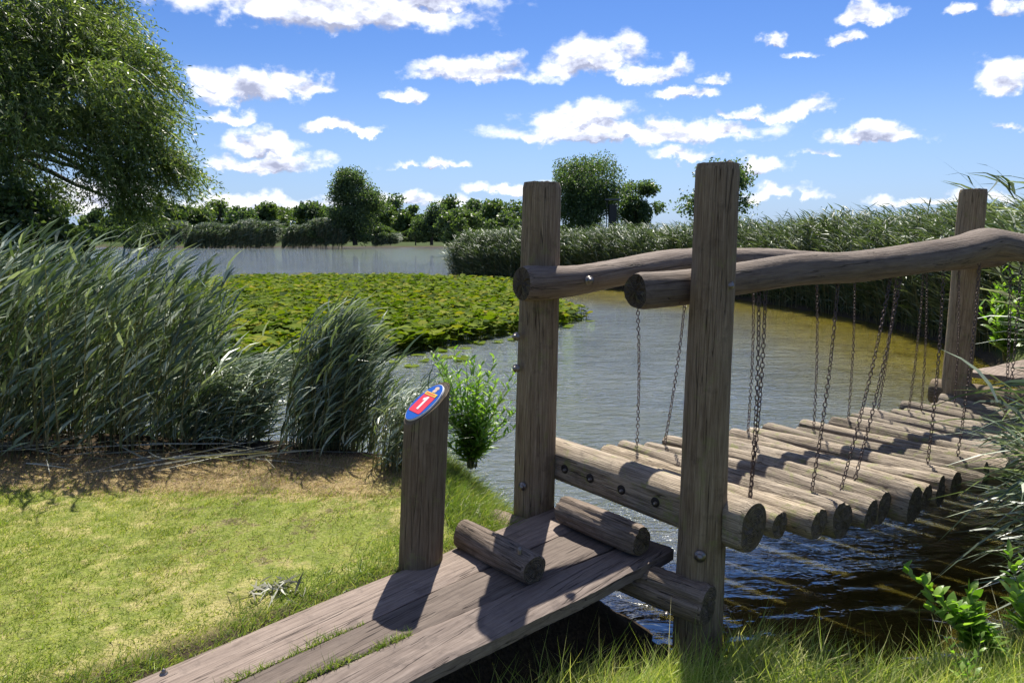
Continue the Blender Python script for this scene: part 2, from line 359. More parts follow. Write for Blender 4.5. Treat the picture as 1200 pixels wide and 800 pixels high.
m, g = newmat('pond_water')
tc = g.n('ShaderNodeTexCoord'); O = tc.outputs['Object']
rot = g.n('ShaderNodeMapping'); rot.inputs['Rotation'].default_value = (0, 0, R(-18)); rot.inputs['Scale'].default_value = (1.0, 2.3, 1); g.l(O, rot.inputs[0])
w1 = g.noise(rot.outputs[0], 5.5, 3, .55, .6); w2 = g.noise(rot.outputs[0], 1.5, 2, .45, .3); w3 = g.noise(rot.outputs[0], 16, 2, .5)
amp = g.step(g.noise(O, .22, 2), .30, .62)                 # wind patches
spw = g.n('ShaderNodeSeparateXYZ'); g.l(O, spw.inputs[0])
lee = g.step(g.m('SUBTRACT', spw.outputs[1], g.m('MULTIPLY', spw.outputs[0], .35)), 3.0, 5.4)   # calmer in the lee of the bank
hgt = g.m('MULTIPLY', g.m('ADD', g.m('ADD', g.m('MULTIPLY', w1, g.m('ADD', .08, g.m('MULTIPLY', lee, .92))), g.m('MULTIPLY', w2, g.m('ADD', .6, g.m('MULTIPLY', lee, .6)))), g.m('MULTIPLY', g.m('MULTIPLY', w3, lee), .14)), g.m('ADD', .45, g.m('MULTIPLY', amp, .6)))
cN = g.noise(O, 1.1, 4, .6)
c = g.ramp(cN, [(.3, (.10, .115, .10)), (.7, (.14, .155, .13))])
spo = g.n('ShaderNodeSeparateXYZ'); g.l(O, spo.inputs[0])
shal = g.step(g.m('ADD', spo.outputs[0], g.m('MULTIPLY', g.m('MAXIMUM', g.m('SUBTRACT', spo.outputs[1], 18.0), 0.0), .9)), 2.2, 6.5)
shal = g.m('MULTIPLY', shal, g.m('SUBTRACT', 1.0, g.step(spo.outputs[1], 28.0, 32.0)))              # muddier shallows along the right bank
c = g.mix(shal, c, g.ramp(cN, [(.3, (.085, .070, .006)), (.7, (.15, .125, .012))]))
c = g.mix(g.m('SUBTRACT', 1.0, lee), c, g.ramp(cN, [(.3, (.034, .028, .004)), (.7, (.060, .048, .007))]))
p = pbsdf(g, c, .03, hgt, 1.0, .085); g.l(g.m('SUBTRACT', 2.6, g.m('MULTIPLY', shal, .8)), p.inputs['IOR'])
p.inputs['Subsurface Weight'].default_value = 1.0; p.inputs['Subsurface Radius'].default_value = (1, .9, .4); p.inputs['Subsurface Scale'].default_value = .32
finish(g, p.outputs[0])
wx = np.array([-300, -60, -20, -6, 0, 6, 20, 60, 300.]); wy = np.array([2.6, 6, 12, 24, 48, 95, 160.])
X, Y = np.meshgrid(wx, wy); ny, nx = X.shape; I = np.arange(nx * ny).reshape(ny, nx)
wt = mesh('water', np.stack([X, Y, 0 * X + WZ], -1).reshape(-1, 3), np.stack([I[:-1, :-1], I[:-1, 1:], I[1:, 1:], I[1:, :-1]], -1).reshape(-1, 4), m)
tag(wt, kind='structure')

# ------------------------------------------------------------------ log builder
def make_log(name, pts, rad, mats, parent=None, loc=None, seed=0, rough=.05, nr=36, cut0=None, cut1=None, clip=None, step=.02, sq=None, bev=.012):
    """tapered, lumpy, fissured log along a path; returns one mesh"""
    r_ = np.random.default_rng(1000 + seed)
    pts = np.asarray(pts, float); rad = np.atleast_1d(np.asarray(rad, float))
    if len(rad) == 1: rad = np.repeat(rad, len(pts))
    seg = np.linalg.norm(np.diff(pts, axis=0), axis=1); s0 = np.concatenate([[0], np.cumsum(seg)]); Lt = s0[-1]
    n = max(6, int(Lt / step)); s = np.linspace(0, Lt, n)
    if len(pts) > 2:
        def cub(v):                                    # smooth interpolation
            m_ = np.gradient(v, s0); k = np.clip(np.searchsorted(s0, s, 'right') - 1, 0, len(s0) - 2)
            h = s0[k + 1] - s0[k]; t = (s - s0[k]) / h
            return (2*t**3-3*t**2+1)*v[k] + (t**3-2*t**2+t)*h*m_[k] + (-2*t**3+3*t**2)*v[k+1] + (t**3-t**2)*h*m_[k+1]
        C = np.stack([cub(pts[:, i]) for i in range(3)], -1); rr = cub(rad)
    else:
        C = pts[0] + (pts[-1] - pts[0]) * (s / Lt)[:, None]; rr = np.interp(s, s0, rad)
    T = unit(np.gradient(C, axis=0)); up = np.array([0, 0, 1.]) if abs(T[0, 2]) < .9 else np.array([0, -1., 0])
    B = unit(np.cross(T, up)); N = np.cross(B, T)
    a = np.linspace(0, 2 * np.pi, nr, endpoint=False)
    k = np.ones((n, nr)); A_, S_ = np.meshgrid(a, s)
    for _ in range(7):
        ka = r_.integers(1, 4); ks = r_.uniform(.6, 6); k += rough * .32 * np.sin(ka * A_ + r_.uniform(0, 6.3) + r_.normal(0, .5) * S_) * np.sin(ks * S_ + r_.uniform(0, 6.3))
    for _ in range(10):                                # long grooves
        a0 = r_.uniform(0, 2 * np.pi); wdt = r_.uniform(.06, .13); c0 = r_.uniform(0, Lt); ln = r_.uniform(.25, .9)
        da = np.angle(np.exp(1j * (A_ - a0 - .12 * np.sin(2 * S_ + a0))))
        k -= rough * r_.uniform(.35, 1.0) * np.exp(-(da / wdt) ** 2) * np.exp(-((S_ - c0) / ln) ** 2)
    k += rough * .06 * r_.normal(0, 1, (n, nr))
    rr2 = rr[:, None] * k
    e = np.minimum(s, Lt - s)[:, None]; bev_ = np.clip(e / bev, 0, 1); rr2 = rr2 * (0.93 + .07 * np.sqrt(bev_))
    V = C[:, None] + rr2[..., None] * (np.cos(a)[None, :, None] * B[:, None] + np.sin(a)[None, :, None] * N[:, None])
    Gr = np.stack([rr2 * np.cos(A_), rr2 * np.sin(A_), S_ + 0 * rr2], -1)
    V = V.reshape(-1, 3)
    off = r_.uniform(-3, 3, 3) * np.array([0, 0, 1])
    I = np.arange(n * nr).reshape(n, nr); J = np.roll(I, -1, 1)
    Fq = np.stack([I[:-1], J[:-1], J[1:], I[1:]], -1).reshape(-1, 4)[:, ::-1]
    Vs = [V]; Gs = [Gr.reshape(-1, 3)]; tri = []; quad = [Fq]; base = len(V); capq = []
    for ei, row in ((0, 0), (1, n - 1)):
        ring = V[row * nr:(row + 1) * nr]; cen = ring.mean(0); gr_ = Gr[row]; prev = np.arange(row * nr, (row + 1) * nr)
        if True:                                        # own vertices for the cap, so that its edge stays crisp
            for f in (1.0, .7, .4):
                v = cen + (ring - cen) * f + (T[row] * ((.004 * r_.normal(0, 1, (nr, 1))) if f < 1 else 0)); Vs.append(v); Gs.append(gr_ * f)
                idx = np.arange(base, base + nr); base += nr
                if f < 1:
                    q = np.stack([prev, np.roll(prev, -1), np.roll(idx, -1), idx], -1); capq.append(q if ei == 0 else q[:, ::-1])
                prev = idx
        Vs.append(cen[None]); Gs.append(gr_.mean(0)[None] * 0 + [[0, 0, s[row]]])
        t = np.stack([prev, np.roll(prev, -1), np.full(nr, base)], -1); tri.append(t if ei == 0 else t[:, ::-1]); base += 1
    V = np.concatenate(Vs); Gs = np.concatenate(Gs)
    if clip is not None:
        for (q, nn) in clip:
            nn = unit(nn); dd = (V - q) @ nn; V = V - np.maximum(dd, 0)[:, None] * nn
    if cut1 is not None: V = cut1(V, C, n, nr)
    cq = np.concatenate(capq); tr = np.concatenate(tri)
    nq = len(Fq); mi = np.concatenate([np.zeros(nq), np.ones(len(cq) + len(tr))])
    Gs[:nr * n] += off
    flat = np.arange(nq, nq + len(cq) + len(tr))
    # caps: split from the sides by their own material and flat shading
    return mesh(name, V, [Fq, cq, tr], list(mats), parent, loc, True, mi, Gs, flat)

def lathe_obj(name, p, d, prof, mat, parent, n=14):
    d = unit(d); a = unit(np.cross(d, [0.1, .3, 1])); b = np.cross(d, a); V = []; 
    for (r, h) in prof:
        for k in range(n):
            t = 2 * np.pi * k / n; V.append(p + d * h + r * (a * np.cos(t) + b * np.sin(t)))
    m_ = len(prof); I = np.arange(m_ * n).reshape(m_, n); J = np.roll(I, -1, 1)
    return mesh(name, V, np.stack([I[:-1], J[:-1], J[1:], I[1:]], -1).reshape(-1, 4), mat, parent)
def bolt(p, d, parent, r=.017, washer=True):
    r = r * .78
    prof = [(r * 1.7, -.01), (r * 1.7, .003), (r * 1.05, .004)] if washer else [(r, -.01)]
    prof += [(r, .008), (r * .9, .014), (r * .55, .019), (.0005, .021)]
    return lathe_obj('bolt', np.asarray(p, float), d, prof, M_BOLT, parent)

# ------------------------------------------------------------------ the hanging log bridge
A = np.array([.10, 3.93]); B = np.array([.862, 3.21]); C = np.array([3.95, 6.45]); Dp = np.array([4.78, 5.50])
bridge = empty('log_bridge', (A[0], A[1], -.3), 'swinging bridge of round logs hung on chains between four thick wooden posts over the water', 'bridge')
def post(P, z0, zt, r0, r1, seed, lean=(0, 0)):
    h = zt - z0
    return make_log('post', [(P[0], P[1], z0), (P[0] + lean[0] * h / 2, P[1] + lean[1] * h / 2, z0 + h / 2), (P[0] + lean[0] * h, P[1] + lean[1] * h, zt)], [r0, (r0 + r1) / 2, r1], (W_POST, W_END), bridge, seed=seed, rough=.055, nr=56, bev=.03, step=.03)
pA = post(A, -1.0, HZ(214, A[1]), .119, .100, 1, (.020, 0))
pB = post(B, -1.2, HZ(192, B[1]), .115, .092, 2, (.004, 0))
pC = post(C, -1.2, HZ(222, C[1]), .118, .108, 3)
pD = post(Dp, -1.2, 1.85, .118, .108, 4)
u = unit(np.array([C[0] - A[0], C[1] - A[1]])); nn = np.array([-u[1], u[0]])      # along the bridge, towards its left side
KS = 1.08
def Lp(i):
    t = i / 20; z = .283 - .252 * t + .08 * t * t
    z += .045 * math.exp(-i / 1.5)
    return np.array([KS * (.201 + .18 * i * math.cos(.563)), KS * (3.773 + .18 * i * math.sin(.563)), CH - KS * (CH - z)])
def Rp(i):
    t = i / 20; z = .251 - .211 * t + .029 * t * t
    z += .04 * math.exp(-i / 1.5)
    return np.array([KS * (1.016 + .179 * i * math.cos(.575)), KS * (2.873 + .179 * i * math.sin(.575)), CH - KS * (CH - z)])
# first cross beam, bolted behind the posts, its landward face sawn flat
l0, r0 = Lp(0), Rp(0); ax = unit(r0 - l0); out = np.array([-ax[1], ax[0], 0]); out = out if out[1] < 0 else -out
bm = make_log('cross_beam', [l0 - ax * .12, r0 - ax * .035], [.112, .120], (W_LOG, W_END), bridge, seed=9, rough=.035, nr=40, clip=[(l0 + out * .098, out)])
tag(bm, 'thick first beam with its flat face and four bolts towards the ramp')
for q in (.16, .30, .46, .62):
    c_ = l0 + (r0 - l0) * q + out * .0985 + np.array([0, 0, .0])
    lathe_obj('recess_shade_disc', c_, out, [(.025, -.02), (.025, .0012), (.001, .0014)], M_DARK, bm, 20)  # flat near-black disc on the face, painting the shade of a recess
    bolt(c_ + np.array([.004, 0, -.004]), out, bm, .012)
bolt(np.array([A[0] - .045, A[1] - .108, .14]), (-.4, -.9, 0), pA, .017)
bolt(np.array([A[0] - .080, A[1] - .075, .95]), (-.75, -.65, 0), pA, .017)
bolt(np.array([A[0] - .080, A[1] - .075, .78]), (-.75, -.65, 0), pA, .017)
bolt(np.array([B[0] - .030, B[1] - .112, .075]), (-.25, -.95, 0), pB, .02)
bolt(np.array([B[0] + .060, B[1] - .075, 1.27]), (.55, -.8, 0), pB, .018)
# hanging logs
NL_ = 22; logs = {}
for i in range(1, NL_ + 1):
    r_ = np.random.default_rng(50 + i)
    a_, b_ = Lp(i), Rp(i); ax = unit(b_ - a_)
    ra = r_.uniform(.056, .080); rb = r_.uniform(.062, .096)
    if i in (3, 6): rb = .105
    if i in (5,): ra *= .8
    mid = (a_ + b_) / 2 + np.array([*(nn * 0 + u * r_.normal(0, .012)), r_.normal(0, .012)])
    a_ = a_ + ax * r_.normal(0, .045); b_ = b_ + ax * r_.normal(0, .035)
    dz = np.array([0, 0, r_.normal(0, .012)])
    logs[i] = (a_ + dz, b_, ra, rb)
    make_log('deck_log', [a_ + dz, mid + dz * .5, b_], [ra, (ra + rb) / 2 * r_.uniform(.94, 1.05), rb], (W_LOG, W_END), bridge, seed=100 + i, rough=.16, nr=36, step=.028)
# far landing
e0, e1 = Lp(22.9), Rp(23.2); axe = unit(e1 - e0); e0[2] = .05; e1[2] = .05
fb = make_log('cross_beam', [e0 - axe * .22, e1 + axe * .05], [.115, .115], (W_POST, W_END), bridge, seed=300, rough=.04)
bolt(e0 - axe * .14 + np.array([-.03, -.11, 0]), (-.5, -.85, 0), fb, .018)
LANDING = []
# handrails: bent natural stems
def rail(P, Q, side, prof, seed, ext0, ext1):
    P3 = np.array([P[0], P[1], 0.]); Q3 = np.array([Q[0], Q[1], 0.]); d = Q3 - P3; Lr = np.linalg.norm(d); d /= Lr
    nv = np.array([nn[0], nn[1], 0]) * side; pts = []; rad = []
    for (s_, o_, z_, r_) in prof:
        pts.append(P3 + d * s_ * Lr + nv * o_ + np.array([0, 0, z_])); rad.append(r_)
    return make_log('handrail', pts, rad, (W_RAIL, W_END), bridge, seed=seed, rough=.095, nr=44, step=.025), pts
lrail, lpts = rail(A, C, -1, [(-.035, .15, 1.235, .088), (.03, .15, 1.238, .086), (.10, .15, 1.27, .080), (.2, .13, 1.315, .080), (.35, .12, 1.315, .078), (.5, .13, 1.27, .08), (.7, .14, 1.25, .08), (.9, .15, 1.26, .08), (1.05, .15, 1.27, .08)], 21, 0, 0)
rrail, rpts = rail(B, Dp, 1, [(-.062, .155, 1.245, .080), (.0, .155, 1.25, .080), (.08, .155, 1.275, .076), (.16, .15, 1.305, .078), (.26, .13, 1.315, .082), (.38, .12, 1.345, .088), (.48, .13, 1.385, .094), (.55, .15, 1.42, .101), (.62, .16, 1.395, .092), (.75, .15, 1.36, .085), (1.05, .15, 1.36, .08)], 22, 0, 0)
bolt(lpts[1] + np.array([.10, -.083, .01]), (.3, -.95, .1), lrail, .018)
# chains
def chain(p0, p1, pitch=.0235, w=.0085, r=.0026):
    p0 = np.asarray(p0, float); p1 = np.asarray(p1, float); L = np.linalg.norm(p1 - p0); n = max(4, int(L / pitch)); d = (p1 - p0) / L
    a = unit(np.cross(d, [.3, -1, .1])); b = np.cross(d, a)
    M, K = 12, 5; V = []; F_ = []
    t = np.linspace(0, 2 * np.pi, M, endpoint=False); k = np.linspace(0, 2 * np.pi, K, endpoint=False)
    hl = pitch * .5 + r * .9
    lx = np.cos(t) * w; ly = np.sign(np.sin(t)) * np.abs(np.sin(t)) ** .75 * hl
    tang = unit(np.stack([np.roll(lx, -1) - np.roll(lx, 1), np.roll(ly, -1) - np.roll(ly, 1)], -1)); nx_, ny_ = tang[:, 1], -tang[:, 0]
    base = 0; g0 = np.arange(M * K).reshape(M, K); q = np.stack([g0, np.roll(g0, -1, 1), np.roll(np.roll(g0, -1, 0), -1, 1), np.roll(g0, -1, 0)], -1).reshape(-1, 4)
    sag = .012 * L
    for i in range(n):
        f = (i + .5) / n; c = p0 + (p1 - p0) * f + np.array([sag * math.sin(math.pi * f), 0, 0])
        th = (0 if i % 2 else math.pi / 2) + .5 * math.sin(i * .21 + p0[0] * 9)
        A1 = a * math.cos(th) + b * math.sin(th); B1 = np.cross(d, A1)
        P_ = c + lx[:, None, None] * A1 + ly[:, None, None] * d + r * (np.cos(k)[None, :, None] * (nx_[:, None, None] * A1 + ny_[:, None, None] * d) + np.sin(k)[None, :, None] * B1)
        V.append(P_.reshape(-1, 3)); F_.append(q + base); base += M * K
    return mesh('chain', np.concatenate(V), np.concatenate(F_), M_CHAIN, bridge)
def on_rail(pts, sp, P, Q):
    s = [np.dot(p[:2] - P, unit(Q - P)) / np.linalg.norm(Q - P) for p in pts]
    return np.array([np.interp(sp, s, [p[j] for p in pts]) for j in range(3)])
LA, LC = A, C
def lchain(i, sp, ins=.12, extra=0):
    a_, b_, ra, rb = logs[i]; ax = unit(b_ - a_); bot = a_ + ax * ins + np.array([0, 0, ra * .95])
    top = on_rail(lpts, sp, A, C) - np.array([0, 0, .07]) + np.array([*(nn * .0), 0])
    chain(top, bot)
def rchain(i, sp, ins=.14):
    a_, b_, ra, rb = logs[i]; ax = unit(b_ - a_); bot = b_ - ax * ins + np.array([0, 0, rb * .95])
    top = on_rail(rpts, sp, B, Dp) - np.array([0, 0, .075])
    chain(top, bot)
def px_of(p):
    y, z = p[1], p[2] - CH
    return 600 + FPX * p[0] / (y * math.cos(PITCH) - z * math.sin(PITCH))
def hang(side, tpx, bpx, ins=.12):
    P_, Q_, pts = (A, C, lpts) if side == 0 else (B, Dp, rpts)
    best = None
    for i, (a_, b_, ra, rb) in logs.items():
        ax_ = unit(b_ - a_); q = (a_ + ax_ * ins + [0, 0, ra * .9]) if side == 0 else (b_ - ax_ * ins + [0, 0, rb * .9])
        e = abs(px_of(q) - bpx)
        if best is None or e < best[0]: best = (e, q)
    ss = np.linspace(.0, 1.0, 200); tops = [on_rail(pts, t_, P_, Q_) - np.array([0, 0, .075]) for t_ in ss]
    k_ = int(np.argmin([abs(px_of(t_) - tpx) for t_ in tops]))
    chain(tops[k_], best[1])
for t_, b_ in [(746, 742), (806, 785), (884, 868), (956, 945), (1002, 991), (1050, 1035), (1083, 1049), (1086, 1078), (1124, 1115)]: hang(0, t_, b_)
for t_, b_ in [(891, 880), (898, 882), (984, 945), (1043, 983), (1055, 1017), (1107, 1081), (1148, 1126), (1184, 1165), (1196, 1175)]: hang(1, t_, b_, .16)

# ------------------------------------------------------------------ plank ramp
ramp = empty('plank_ramp', (-.4, 3.2, -.2), 'weathered grey ramp of three wide planks leading up to the log bridge', 'ramp')
def plank(l0, l1, r0, r1, T, seed, round_left=0):
    """l0-l1 left edge far to near, r0-r1 right edge far to near"""
    r_ = np.random.default_rng(seed); n, m_ = 70, 10
    t = np.linspace(0, 1, n)[:, None]; s = np.linspace(0, 1, m_)[None]
    lw = .006 * np.sin(t * 9 + seed) + .004 * np.sin(t * 23 + seed * 2); rw = .006 * np.sin(t * 8 + 2 * seed) + .003 * np.sin(t * 31)
    Lft = l0 + (l1 - l0) * t[..., None]; Rgt = r0 + (r1 - r0) * t[..., None]
    top = Lft + (Rgt - Lft) * s[..., None]
    ac = unit((r0 - l0) * [1, 1, 0])
    top = top + ac * (lw * (1 - s) + rw * s)[..., None]
    e = np.minimum(s, 1 - s) * np.linalg.norm(r0 - l0)
    top[..., 2] += -.010 * np.exp(-(e / .012) ** 2) + .002 * np.sin(t * 12 + s * 5 + seed) + r_.normal(0, .0007, (n, m_))
    if round_left: top[..., 2] -= .035 * np.exp(-((s * np.linalg.norm(r0 - l0)) / .05) ** 2)
    if round_left: top = top + 0
    bot = top.copy(); bot[..., 2] -= T
    V = np.concatenate([top.reshape(-1, 3), bot.reshape(-1, 3)]); N = n * m_
    I = np.arange(N).reshape(n, m_)
    f = [np.stack([I[:-1, :-1], I[1:, :-1], I[1:, 1:], I[:-1, 1:]], -1).reshape(-1, 4)]
    f.append(f[0][:, ::-1] + N)
    for e_ in (I[:, 0], I[::-1, -1], I[0, ::-1], I[-1, :]):
        f.append(np.stack([e_[:-1], e_[:-1] + N, e_[1:] + N, e_[1:]], -1))
    ln = unit(l1 - l0); P0 = l0
    grain = np.stack([(V - P0) @ ac, V[:, 2] - (V - P0) @ ln * ln[2], (V - P0) @ ln + seed], -1)
    return mesh('plank', V, np.concatenate(f), W_DECK, ramp, None, False, None, grain)
k_ = 1.55
u3 = np.array([u[0], u[1], 0])
for j in range(3):                         # boards of the far landing
    q0 = e0 - axe * .05 + (e1 - e0) * j / 3 + u3 * .06 + [0, 0, .165]; q1 = e0 - axe * .05 + (e1 - e0) * (j + .97) / 3 + u3 * .06 + [0, 0, .165]
    plank(q0 + u3 * 1.5, q0, q1 + u3 * 1.5, q1, .05, 60 + j, 0).parent = bridge
def ext(a, b): return a + (b - a) * k_
def lerp(a, b, t): return a + (b - a) * t
EL, ER = ext(FL, NL), ext(FR, NR)
gap = np.array([.0022, -.0022, 0])
N1, N2 = lerp(NL, NR, .405), lerp(NL, NR, .625); F1, F2 = lerp(FL, FR, .40), lerp(FL, FR, .76)
E1, E2 = ext(F1, N1), ext(F2, N2)
pk1 = plank(FL, EL, F1 - gap, E1 - gap, .05, 1, 1)
pk2 = plank(F1 + gap, E1 + gap, F2 - gap * .6, E2 - gap * .6, .05, 2)
pk3 = plank(F2 + gap * .6, E2 + gap * .6, FR, ER, .05, 3)
bolt(W3(192, 789, -.098), (0, 0, 1), pk1, .011)
def rz(x, y):                              # top of the ramp
    d = (NL + NR) / 2 - (FL + FR) / 2; t = ((x - (FL[0] + FR[0]) / 2) * d[0] + (y - (FL[1] + FR[1]) / 2) * d[1]) / (d[0] ** 2 + d[1] ** 2)
    return -.10 * t
a_ = W3(543, 624, .02); b_ = W3(627, 668, .02)
s1 = make_log('step_log', [a_, (a_ + b_) / 2, b_], [.068, .072, .07], (W_STEP, W_END), ramp, seed=31, rough=.12, nr=40)
bolt(W3(609, 646, .095), (0, 0, 1), s1, .013, False)
a_ = W3(660, 596, .065); b_ = W3(752, 634, .065)
s2 = make_log('step_log', [a_, (a_ + b_) / 2, b_], [.068, .072, .07], (W_STEP, W_END), ramp, seed=32, rough=.13, nr=40)
a_ = W3(577, 611, -.10); b_ = W3(830, 709, -.135)
s3 = make_log('support_log', [a_, (a_ + b_) / 2 - np.array([0, 0, .01]), b_], [.075, .085, .088], (W_STEP, W_END), ramp, seed=33, rough=.12, nr=40)
bolt(W3(781, 719, -.10) , (-.3, -.9, .2), s3, .012, False)

# ------------------------------------------------------------------ bollard with number sign
bb = W3(492, 664, -.08); bx, by = bb[0], bb[1]
bol = empty('bollard', (bx, by, -.1), 'short round wooden bollard with a slanted top and an oval blue and red number sign', 'bollard')
sa = unit(np.array([.84, .54])); sl = .78; zc = .715; tilt = np.array([.055, .01])
tx, ty = bx + tilt[0] * .72, by + tilt[1] * .72
def cutb(V, C_, n, nr):
    V = V.copy(); lim = zc + sl * ((V[:, 0] - tx) * sa[0] + (V[:, 1] - ty) * sa[1])
    hi_ = V[:, 2] > -.05
    V[:, 2] = np.where(V[:, 2] > lim, lim, V[:, 2]); return V
bp = make_log('bollard_post', [(bx - .01, by, -.35), (bx + tilt[0] * .5, by, .4), (bx + tilt[0], by + tilt[1], .86)], [.106, .103, .100], (W_POST, W_END), bol, seed=40, rough=.03, nr=48, cut1=cutb, step=.02)
su = unit(np.array([sa[0], sa[1], sl])); sv = np.array([-sa[1], sa[0], 0]); sn = np.cross(su, sv); sn = sn if sn[2] > 0 else -sn
sc = np.array([tx, ty, zc])
def plate(name, poly, h0, h1, mat, parent):
    n = len(poly); V = [sc + su * q[1] + sv * (-q[0]) * (-1 if False else 1) + sn * h for h in (h0, h1) for q in poly]
    F_ = [list(range(n, 2 * n))]; me = bpy.data.meshes.new(name)
    V = np.array(V) - wpos(parent)
    faces = [tuple(range(n, 2 * n)), tuple(range(n - 1, -1, -1))] + [(i, (i + 1) % n, n + (i + 1) % n, n + i) for i in range(n)]
    me.from_pydata([tuple(v) for v in V], [], faces); me.materials.append(mat)
    o = link(name, me, parent); return o
def flatmat(name, c, r=.35):
    m, g = newmat(name); tc = g.n('ShaderNodeTexCoord'); n = g.noise(tc.outputs['Object'], 30, 4)
    p = pbsdf(g, g.mix(g.m('MULTIPLY', g.step(n, .5, .75), .25), c, tuple(x * .7 + .06 for x in c)), r); finish(g, p.outputs[0]); return m
BLUE = flatmat('sign_blue', (.01, .09, .42)); RED = flatmat('sign_red', (.72, .045, .07)); WHITE = flatmat('sign_white', (.8, .8, .78)); YEL = flatmat('sign_yellow', (.8, .55, .06)); CREAM = flatmat('sign_cream', (.62, .45, .33))
ell = lambda a, b, n=48: [(a * math.cos(2 * math.pi * i / n), b * math.sin(2 * math.pi * i / n)) for i in range(n)]
sg = plate('sign_plate', ell(.083, .114), .001, .009, WHITE, bol)
plate('sign_face', ell(.080, .111), .0091, .0105, BLUE, sg)
def rrect(x0, y0, x1, y1, r, k=5):
    o = []
    for cx, cy, a0 in ((x1 - r, y1 - r, 0), (x0 + r, y1 - r, 90), (x0 + r, y0 + r, 180), (x1 - r, y0 + r, 270)):
        o += [(cx + r * math.cos(R(a0 + 90 * i / k)), cy + r * math.sin(R(a0 + 90 * i / k))) for i in range(k + 1)]
    return o
plate('sign_panel', rrect(-.056, -.068, .056, .042, .012), .0107, .012, RED, sg)
plate('sign_banner', rrect(-.054, .038, .054, .056, .002), .0122, .0135, YEL, sg)
for k in range(7): plate('sign_mark', rrect(-.042 + k * .0125, .043, -.034 + k * .0125, .051, .0008), .0136, .0142, RED, sg)
plate('sign_numeral', [(-.004, -.048), (.013, -.048), (.013, .030), (.0, .030), (-.025, .014), (-.018, .003), (-.004, .010)], .0122, .0136, WHITE, sg)
plate('sign_emblem', [(-.012, .060), (.014, .060), (.019, .070), (.014, .079), (.022, .083), (.019, .091), (.004, .097), (-.010, .094), (-.016, .085), (-.008, .080), (-.014, .070)], .0107, .012, CREAM, sg)

# ------------------------------------------------------------------ vegetation tools
def ribbons(base, d0, bend, L, w, nseg, prof=None, side=None, r_=rng):
    """many blades at once: base (N,3), d0 (N,3) start direction, bend (N,3) added with s^2"""
    N = len(base); s = np.linspace(0, 1, nseg + 1)
    P_ = base[:, None] + L[:, None, None] * (s[None, :, None] * d0[:, None] + (s ** 2)[None, :, None] * bend[:, None])
    if side is None:
        q = r_.normal(0, 1, (N, 3)); side = unit(np.cross(unit(d0 + bend), q))
    if prof is None: prof = np.sin(np.pi * np.clip(s * .86 + .12, 0, 1)) ** .8
    if prof is not None: pr = np.asarray(prof)
    off = side[:, None] * (w[:, None, None] * .5 * pr[None, :, None])
    V = np.stack([P_ - off, P_ + off], 2).reshape(-1, 3)
    k = np.arange(nseg); q = np.stack([2 * k, 2 * k + 1, 2 * k + 3, 2 * k + 2], -1)
    F_ = (q[None] + (np.arange(N) * 2 * (nseg + 1))[:, None, None]).reshape(-1, 4)
    return V, F_
def join(parts):
    V = []; F_ = []; b = 0
    for v, f in parts: V.append(v); F_.append(f + b); b += len(v)
    return np.concatenate(V), np.concatenate(F_)
def diamonds(c, L, w, r_, along=None):
    """leaf shaped quads"""
    N = len(c); d = unit(r_.normal(0, 1, (N, 3))) if along is None else unit(along + r_.normal(0, .35, (N, 3)))
    s_ = unit(np.cross(d, r_.normal(0, 1, (N, 3))))
    V = np.stack([c - d * L[:, None] * .5, c + s_ * w[:, None] * .5, c + d * L[:, None] * .5, c - s_ * w[:, None] * .5], 1).reshape(-1, 3)
    return V, np.arange(N * 4).reshape(N, 4)
UPV = np.array([0, 0, 1.])
